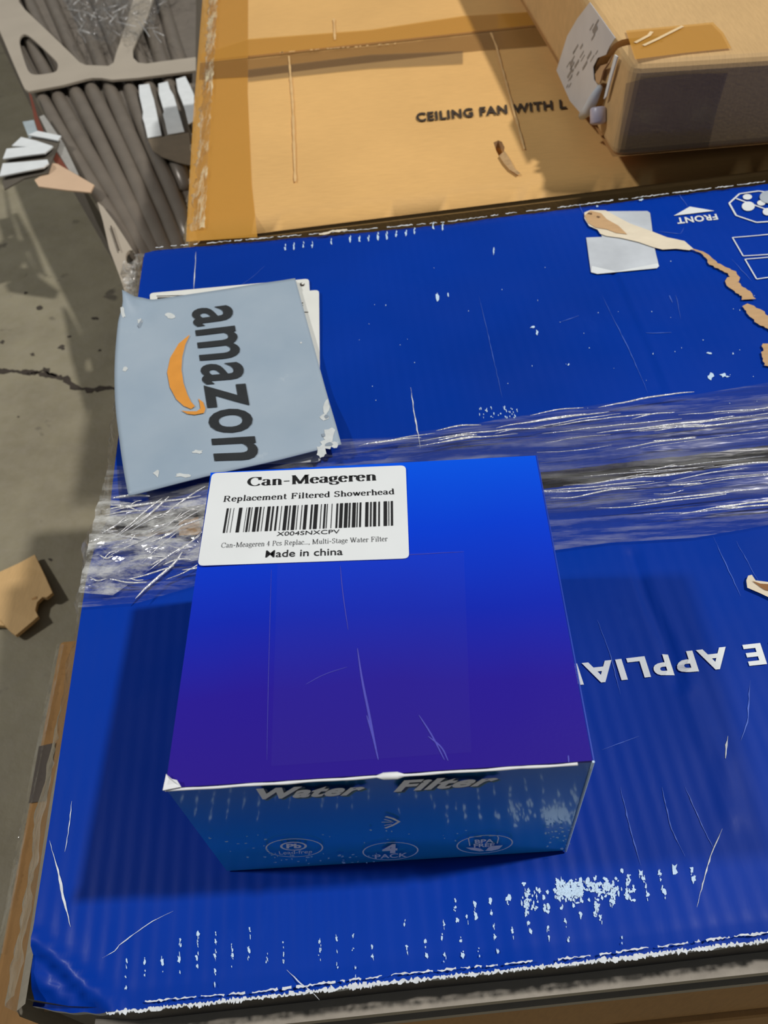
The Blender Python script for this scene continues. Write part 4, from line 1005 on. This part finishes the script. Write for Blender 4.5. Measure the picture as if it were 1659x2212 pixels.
ppoly(UT, [(1372, 128), (1352, 66), (1540, 48), (1562, 70), (1580, 104), (1480, 114)], M['tape'], 'corner_tape', upper, .0006, label='amber tape patch')
mb = MB()
for px in [[(1390, 98), (1420, 84), (1475, 56)], [(1372, 92), (1402, 76), (1408, 68)]]:
    mb.add(*ribbon_faces([UT(x, y, .0012) for x, y in px], .0012, UT.n))
mb.f = orient(mb.v, mb.f, UT.n); mb.build('pale_crease', flat('pale_scraped_card', (232, 204, 158), .6), upper)
lab = ppoly(ULP, [(1275, 5), (1330, 82), (1318, 100), (1310, 118), (1292, 125), (1282, 145), (1284, 172), (1296, 190), (1258, 248), (1232, 218), (1203, 152), (1226, 78), (1248, 40)], flat('white_shipping_sticker', (205, 207, 210), .4, .05, 40), 'shipping_sticker', upper, .0006, .0004, label='white shipping sticker torn at the corner')
mb = MB()
for k in range(30):
    u = rnd.random(); x = 1218+u*70; y = 160-u*90 + rnd.uniform(-30, 50); ln_ = rnd.uniform(10, 34)
    if 1212 < x < 1290: mb.add(*ribbon_faces([ULP(x, y, .0012), ULP(x+ln_*.32, y-ln_*.55, .0012)], rnd.uniform(.0003, .0011), ULP.n))
mb.f = orient(mb.v, mb.f, ULP.n); mb.build('print_lines', flat('grey_sticker_print', (140, 138, 136), .5), lab)
cut_pocket(bo, [ULP(x, y) for x, y in [(1330, 82), (1344, 72), (1358, 86), (1345, 92), (1330, 104), (1316, 130), (1298, 150), (1294, 172), (1304, 176), (1312, 186), (1300, 222), (1290, 238), (1280, 232), (1296, 190), (1284, 172), (1282, 145), (1292, 125), (1310, 118), (1318, 100)]], -ULP.n, .004, .030)
ppoly(ULP, [(1330, 118), (1336, 122), (1322, 170), (1312, 208), (1306, 214), (1314, 180)], M['white'], 'torn_paper', upper, .0014, .0008)
ppoly(ULP, [(1318, 136), (1326, 118), (1306, 152), (1298, 180), (1290, 178), (1288, 160), (1300, 142)], M['kraft'], 'torn_flap', upper, .0016, .0010)
b = MB(); p0 = ULP(1292, 268, .004); p1 = ULP(1292, 232, .004); b.tube([p0, p0.lerp(p1, .1), p0.lerp(p1, .9), p1], [.0042, .0058, .0058, .005], 14)
b.build('label_pouch_end', flat('milky_plastic', (196, 190, 204), .35), upper, smooth=True, label='milky plastic roll poking out of the torn corner')
b = MB(); b.tube([ULP(1296, 188, .0045), ULP(1284, 210, .0055), ULP(1272, 236, .006), ULP(1258, 250, .005)], [.002, .0036, .0042, .003], 10); b.build('curled_sticker', M['sticker'], upper, smooth=True)

# ================================================================ carton below the blue one
LZ = ZT-CARTON_H-.0006
e0 = Plane((0, 0, LZ), (0, 0, 1)); l0, l1 = e0(127, 1384), e0(-3, 2062)
lv = (l0-l1).normalized(); lr = Vector((lv.y, -lv.x, 0))
lnear = nwp.p + nwp.n*(o2-.0004)
L1 = l1 + lv*((lnear - l1).dot(nwp.n)/lv.dot(nwp.n))                  # near-left corner, flush with the blue carton's wall
LD = (l0-L1).length; LW_ = .60
low = empty('lower_carton', (L1.x+.3, L1.y+LD/2, 0), 'brown cardboard carton under the blue carton, its edge sticking out at the side', 'box')
cb = [L1, L1+lr*LW_, L1+lr*LW_+lv*LD, L1+lv*LD]
b = MB(); b.hexa([Vector((p.x, p.y, 0)) for p in cb] + [Vector((p.x, p.y, LZ)) for p in cb])
bevel_obj(b.build('body', M['tandark'], low), .003, 2)
EP = Plane((0, 0, LZ+.0006), (0, 0, 1))
mk('dark_print', [EP(*p) for p in [(84, 1612), (120, 1604), (98, 1730), (62, 1735)]], [(3, 2, 1, 0)], flat('dark_brown_print', (84, 72, 60), .5), low)
mb = MB()
px = [(130, 1392), (108, 1500), (86, 1610), (60, 1740), (42, 1830), (18, 1960), (-2, 2060)]
vs, fs = [], []; nu = 120
for i in range(nu+1):
    u = i/nu*(len(px)-1); k = min(int(u), len(px)-2); x = px[k][0]+(px[k+1][0]-px[k][0])*(u-k); y = px[k][1]+(px[k+1][1]-px[k][1])*(u-k)
    for w in range(6):
        r = abs(noise.noise((i*.5, w*.9, 4)))*.0024
        vs.append(EP(x + 8 - w*3, y, .0012 + r - .0012*w))
for i in range(nu):
    for w in range(5): k = i*6+w; fs.append((k, k+1, k+7, k+6))
mk('edge_film', vs, fs, M['film_side'], low, smooth=True, label='clear film crumpled over the carton edge')

# ================================================================ stack of grey rods lying behind a cut-out panel
RZ = ZT-.165
RP = Plane((0, 0, RZ), (0, 0, 1))
rc = RP(250, 300)
rack = empty('rod_stack', (rc.x, rc.y, 0), 'low stack of grey rods under a cut-out grey panel, partly film-wrapped, beside the tan carton', 'rod stack')
M['tube'] = flat('grey_metal_rod', (126, 117, 106), .32, .08, 30, metal=.15)
M['plate'] = flat('warm_grey_panel', (178, 168, 152), .5, .04, 20)
foot = [RP(x, y, -.013) for x, y in [(-60, -60), (62, 190), (140, 320), (222, 455), (292, 640), (360, 640), (420, 420), (424, -60)]]
b = MB(); q = orient(foot, [tuple(range(8))], Vector((0, 0, 1)))[0]; b.slab([Vector((foot[i].x, foot[i].y, .0)) for i in q], (0, 0, 1), RZ-.013)
b.build('stack_body', flat('grey_stack_body', (112, 104, 94), .8), rack)
for (xa, xb) in [(62, 226), (100, 256), (141, 285), (184, 316), (226, 348), (270, 382), (314, 416), (356, 450), (398, 484)]:
    sl_x = (xb-xa)/287.; pts = []
    for i in range(13):
        y = -70 + 720*i/12; x = xa + sl_x*(y-160) + (6*math.sin(i*.9+xa) if 1 < i < 11 else 0)*.5
        if x > 418: break
        pts.append(RP(x, y, -.0125))
    if len(pts) < 3: continue
    b = MB(); b.tube(pts, [.0094*(1+.06*math.sin(i*1.3+xa)) for i in range(len(pts))], 14); b.build('rod', M['tube'], rack, smooth=True)
AX, AY = Vector((1, 0, 0)), Vector((0, 1, 0))
def rshape(name, outer, holes, mat, lift, th, smooth=True, parent=rack, label=None):
    """flat plate with holes lying on the stack"""
    org = RP(200, 200)
    cu = bpy.data.curves.new('c', 'CURVE'); cu.dimensions = '2D'; cu.fill_mode = 'BOTH'; cu.extrude = th/2
    for loop in [outer]+holes:
        P = [RP(x, y) - org for x, y in loop]; sp = cu.splines.new('POLY'); sp.points.add(len(P)-1)
        for k, v in zip(sp.points, P): k.co = (v.x, v.y, 0, 1)
        sp.use_cyclic_u = True
    o = bpy.data.objects.new('c', cu); COL.objects.link(o); dg = bpy.context.evaluated_depsgraph_get()
    me = bpy.data.meshes.new_from_object(o.evaluated_get(dg)); vs = [org + Vector((v.co.x, v.co.y, lift + v.co.z)) for v in me.vertices]; fs = [tuple(f.vertices) for f in me.polygons]
    bpy.data.objects.remove(o); bpy.data.curves.remove(cu); bpy.data.meshes.remove(me)
    return mk(name, vs, fs, mat, parent, label=label)
def cp(p, it=2): return [tuple(v) for v in chaikin(p, it)]
outer = [(-42, -40), (0, 68), (30, 140), (50, 186), (56, 198), (65, 203), (136, 190), (185, 177), (200, 174), (222, 174), (244, 178), (298, 174), (424, 158), (424, 129), (360, 137), (318, 143), (300, 141), (289, 130), (288, 113), (296, 95), (320, 41), (345, -40), (305, -40), (291, 0), (268, 75), (252, 122), (247, 141), (236, 148), (210, 147), (187, 146), (174, 140), (150, 116), (100, 68), (56, 26), (42, 8), (46, -40)]
rshape('cut_out_panel', outer, [cp([(45, 84), (54, 78), (68, 84), (117, 130), (128, 143), (126, 158), (117, 163), (80, 168), (66, 164), (58, 148), (43, 100)], 2)], M['plate'], .002, .003, label='flat grey panel with triangular cut-outs')
rshape('lower_panel', [(214, 446), (226, 456), (250, 488), (276, 528), (308, 580), (308, 660), (280, 660), (262, 606), (240, 548), (226, 488)], [ell(286, 566, 11, 16, 14)], M['plate'], .004, .003, label='grey panel strip with a round hole')
mb = MB(); mb.slab([RP(x, y, .008) for x, y in [(259, 542), (256, 542), (238, 488), (241, 488)]], RP.n, .0004); mb.build('panel_print', M['softink'], rack)
for px in ([(301, 187), (323, 184), (328, 202), (333, 217), (338, 240), (350, 296), (320, 301), (313, 270), (309, 258), (310, 245), (302, 209)], [(343, 184), (363, 179), (368, 196), (376, 209), (382, 230), (399, 288), (363, 294), (356, 262), (353, 252), (355, 244), (344, 206)], [(381, 174), (401, 168), (412, 190), (419, 206), (424, 226), (424, 262), (408, 272), (400, 240), (394, 222), (385, 200)]):
    rshape('white_strip', px, [], M['white'], .0015, .001, label='white strip with ragged sides')
rshape('taupe_sheet', [(320, 302), (408, 288), (420, 360), (384, 352), (350, 340), (330, 326)], [], flat('taupe_card', (120, 108, 90), .6), .0005, .001)
M['rust'] = flat('reddish_brown_tape', (118, 62, 46), .5, .12, 50)
torn = rshape('torn_flap', [(14, 412), (22, 360), (60, 322), (90, 308), (136, 322), (122, 360), (112, 392), (60, 404), (18, 428)], [], flat('dark_grey_card', (92, 86, 76), .7), .010, .0016, label='torn cardboard flap with white printed bars')  # one even dark grey behind the white bars
for nm, px, mt, lf in [('brown_strip', [(66, 208), (72, 216), (84, 258), (103, 306), (152, 377), (160, 392), (130, 372), (90, 306), (79, 271)], M['rust'], .005),
                       ('tape_strip', [(52, 271), (76, 267), (87, 301), (68, 312)], flat('pale_blue_grey_tape', (170, 182, 186), .35), .004), ('tape_strip', [(88, 260), (98, 256), (141, 318), (174, 388), (152, 376), (117, 318)], flat('grey_tape', (168, 166, 160), .35), .004),
                       ('bare_cardboard', [(109, 366), (130, 369), (170, 392), (209, 415), (201, 431), (150, 426), (90, 418), (81, 404), (100, 392)], card('bare_pink_tan_card', (212, 182, 152), .8), .008),
                       ('white_bar', [(70, 315), (90, 306), (141, 317), (134, 327), (110, 322)], M['white'], .013), ('white_bar', [(37, 342), (57, 323), (90, 331), (125, 343), (117, 351), (68, 344)], M['white'], .015),
                       ('white_bar', [(19, 372), (27, 350), (68, 346), (119, 351), (108, 360), (60, 366)], M['white'], .016), ('white_bar', [(12, 410), (19, 382), (60, 379), (114, 374), (117, 382), (106, 391), (60, 400)], M['white'], .016)]:
    rshape(nm, px, [], mt, lf, .0016, parent=torn)
# loose clear film on top of the bundle
def crumple(name, px, pl, nu, nv, amp, mat, parent, seed, lift=.01, label=None):
    vs, fs = [], []
    for j in range(nv+1):
        v = j/nv
        for i in range(nu+1):
            u = i/nu; a = Vector(px[0]).lerp(Vector(px[1]), u); c_ = Vector(px[3]).lerp(Vector(px[2]), u); q = a.lerp(c_, v)
            q += Vector((noise.noise((u*5, v*5, seed)), noise.noise((u*5, v*5, seed+9))))*14
            r = abs(noise.noise((u*6, v*6, seed+1))) + .5*abs(noise.noise((u*17, v*17, seed+2))) + .25*abs(noise.noise((u*40, v*40, seed+3)))
            vs.append(pl(q.x, q.y, lift + amp*r))
    n_ = nu+1
    for j in range(nv):
        for i in range(nu): fs.append((j*n_+i, j*n_+i+1, (j+1)*n_+i+1, (j+1)*n_+i))
    return mk(name, vs, fs, mat, parent, smooth=True, label=label)
M['film_clear'] = film_mat('loose_clear_film', .06, .34, (30, 30, 30), lo=.52, hi=.78)
crumple('loose_film', [(110, -40), (400, -40), (300, 84), (190, 92)], RP, 110, 60, .016, M['film_clear'], rack, 4.4, .006, 'crumpled clear film')
mb = MB()
for k in range(34):
    x, y = rnd.uniform(135, 350), rnd.uniform(-10, 88); y = min(y, 92 - abs(x-230)*.25); a_ = rnd.uniform(-1.2, 1.2); ln = rnd.uniform(8, 46)
    pts = [RP(x, y, .018), RP(x+ln*.5*math.cos(a_)+rnd.uniform(-4, 4), y+ln*.5*math.sin(a_), .022), RP(x+ln*math.cos(a_), y+ln*math.sin(a_), .018)]
    mb.tube(chaikin(pts, 2, False), rnd.uniform(.0002, .0007), 6)
mb.build('film_pleats', M['pleat'], rack, smooth=True, kind='stuff')
crumple('loose_film', [(262, 575), (306, 545), (300, 650), (282, 640)], RP, 40, 40, .010, M['film_heavy'], rack, 2.4, .006)

# ================================================================ cardboard scrap on the floor
FPl = Plane((0, 0, .007), (0, 0, 1))
px = [(-70, 1268), (0, 1235), (40, 1217), (76, 1200), (98, 1244), (119, 1289), (106, 1298), (96, 1296), (84, 1306), (80, 1324), (87, 1338), (74, 1348), (60, 1358), (36, 1375), (24, 1366), (10, 1352), (-12, 1350), (-60, 1362)]
p = [FPl(x, y) for x, y in px]
scrap_c = sum(p, Vector())/len(p)
def lifted(v): return v + Vector((0, 0, .010*sstep(-.02, .06, v.x-scrap_c.x)))
p = [lifted(v) for v in p]; b = MB(); q = orient(p, [tuple(range(len(p)))], Vector((0, 0, 1)))[0]
b.slab([p[i]-Vector((0, 0, .004)) for i in q], (0, 0, 1), .004)
scrap = b.build('cardboard_scrap', M['tan2'], None, label='torn piece of tan cardboard lying on the concrete floor', cat='cardboard', origin=(scrap_c.x, scrap_c.y, 0))
cr = [FPl(x, y) for x, y in [(-60, 1345), (0, 1322), (40, 1312), (84, 1296)]]
rv, rf = ribbon_faces([lifted(v)+Vector((0, 0, .0006)) for v in cr], .0012, (0, 0, 1)); mk('fold_line', rv, orient(rv, rf, Vector((0, 0, 1))), M['tandark'], scrap)
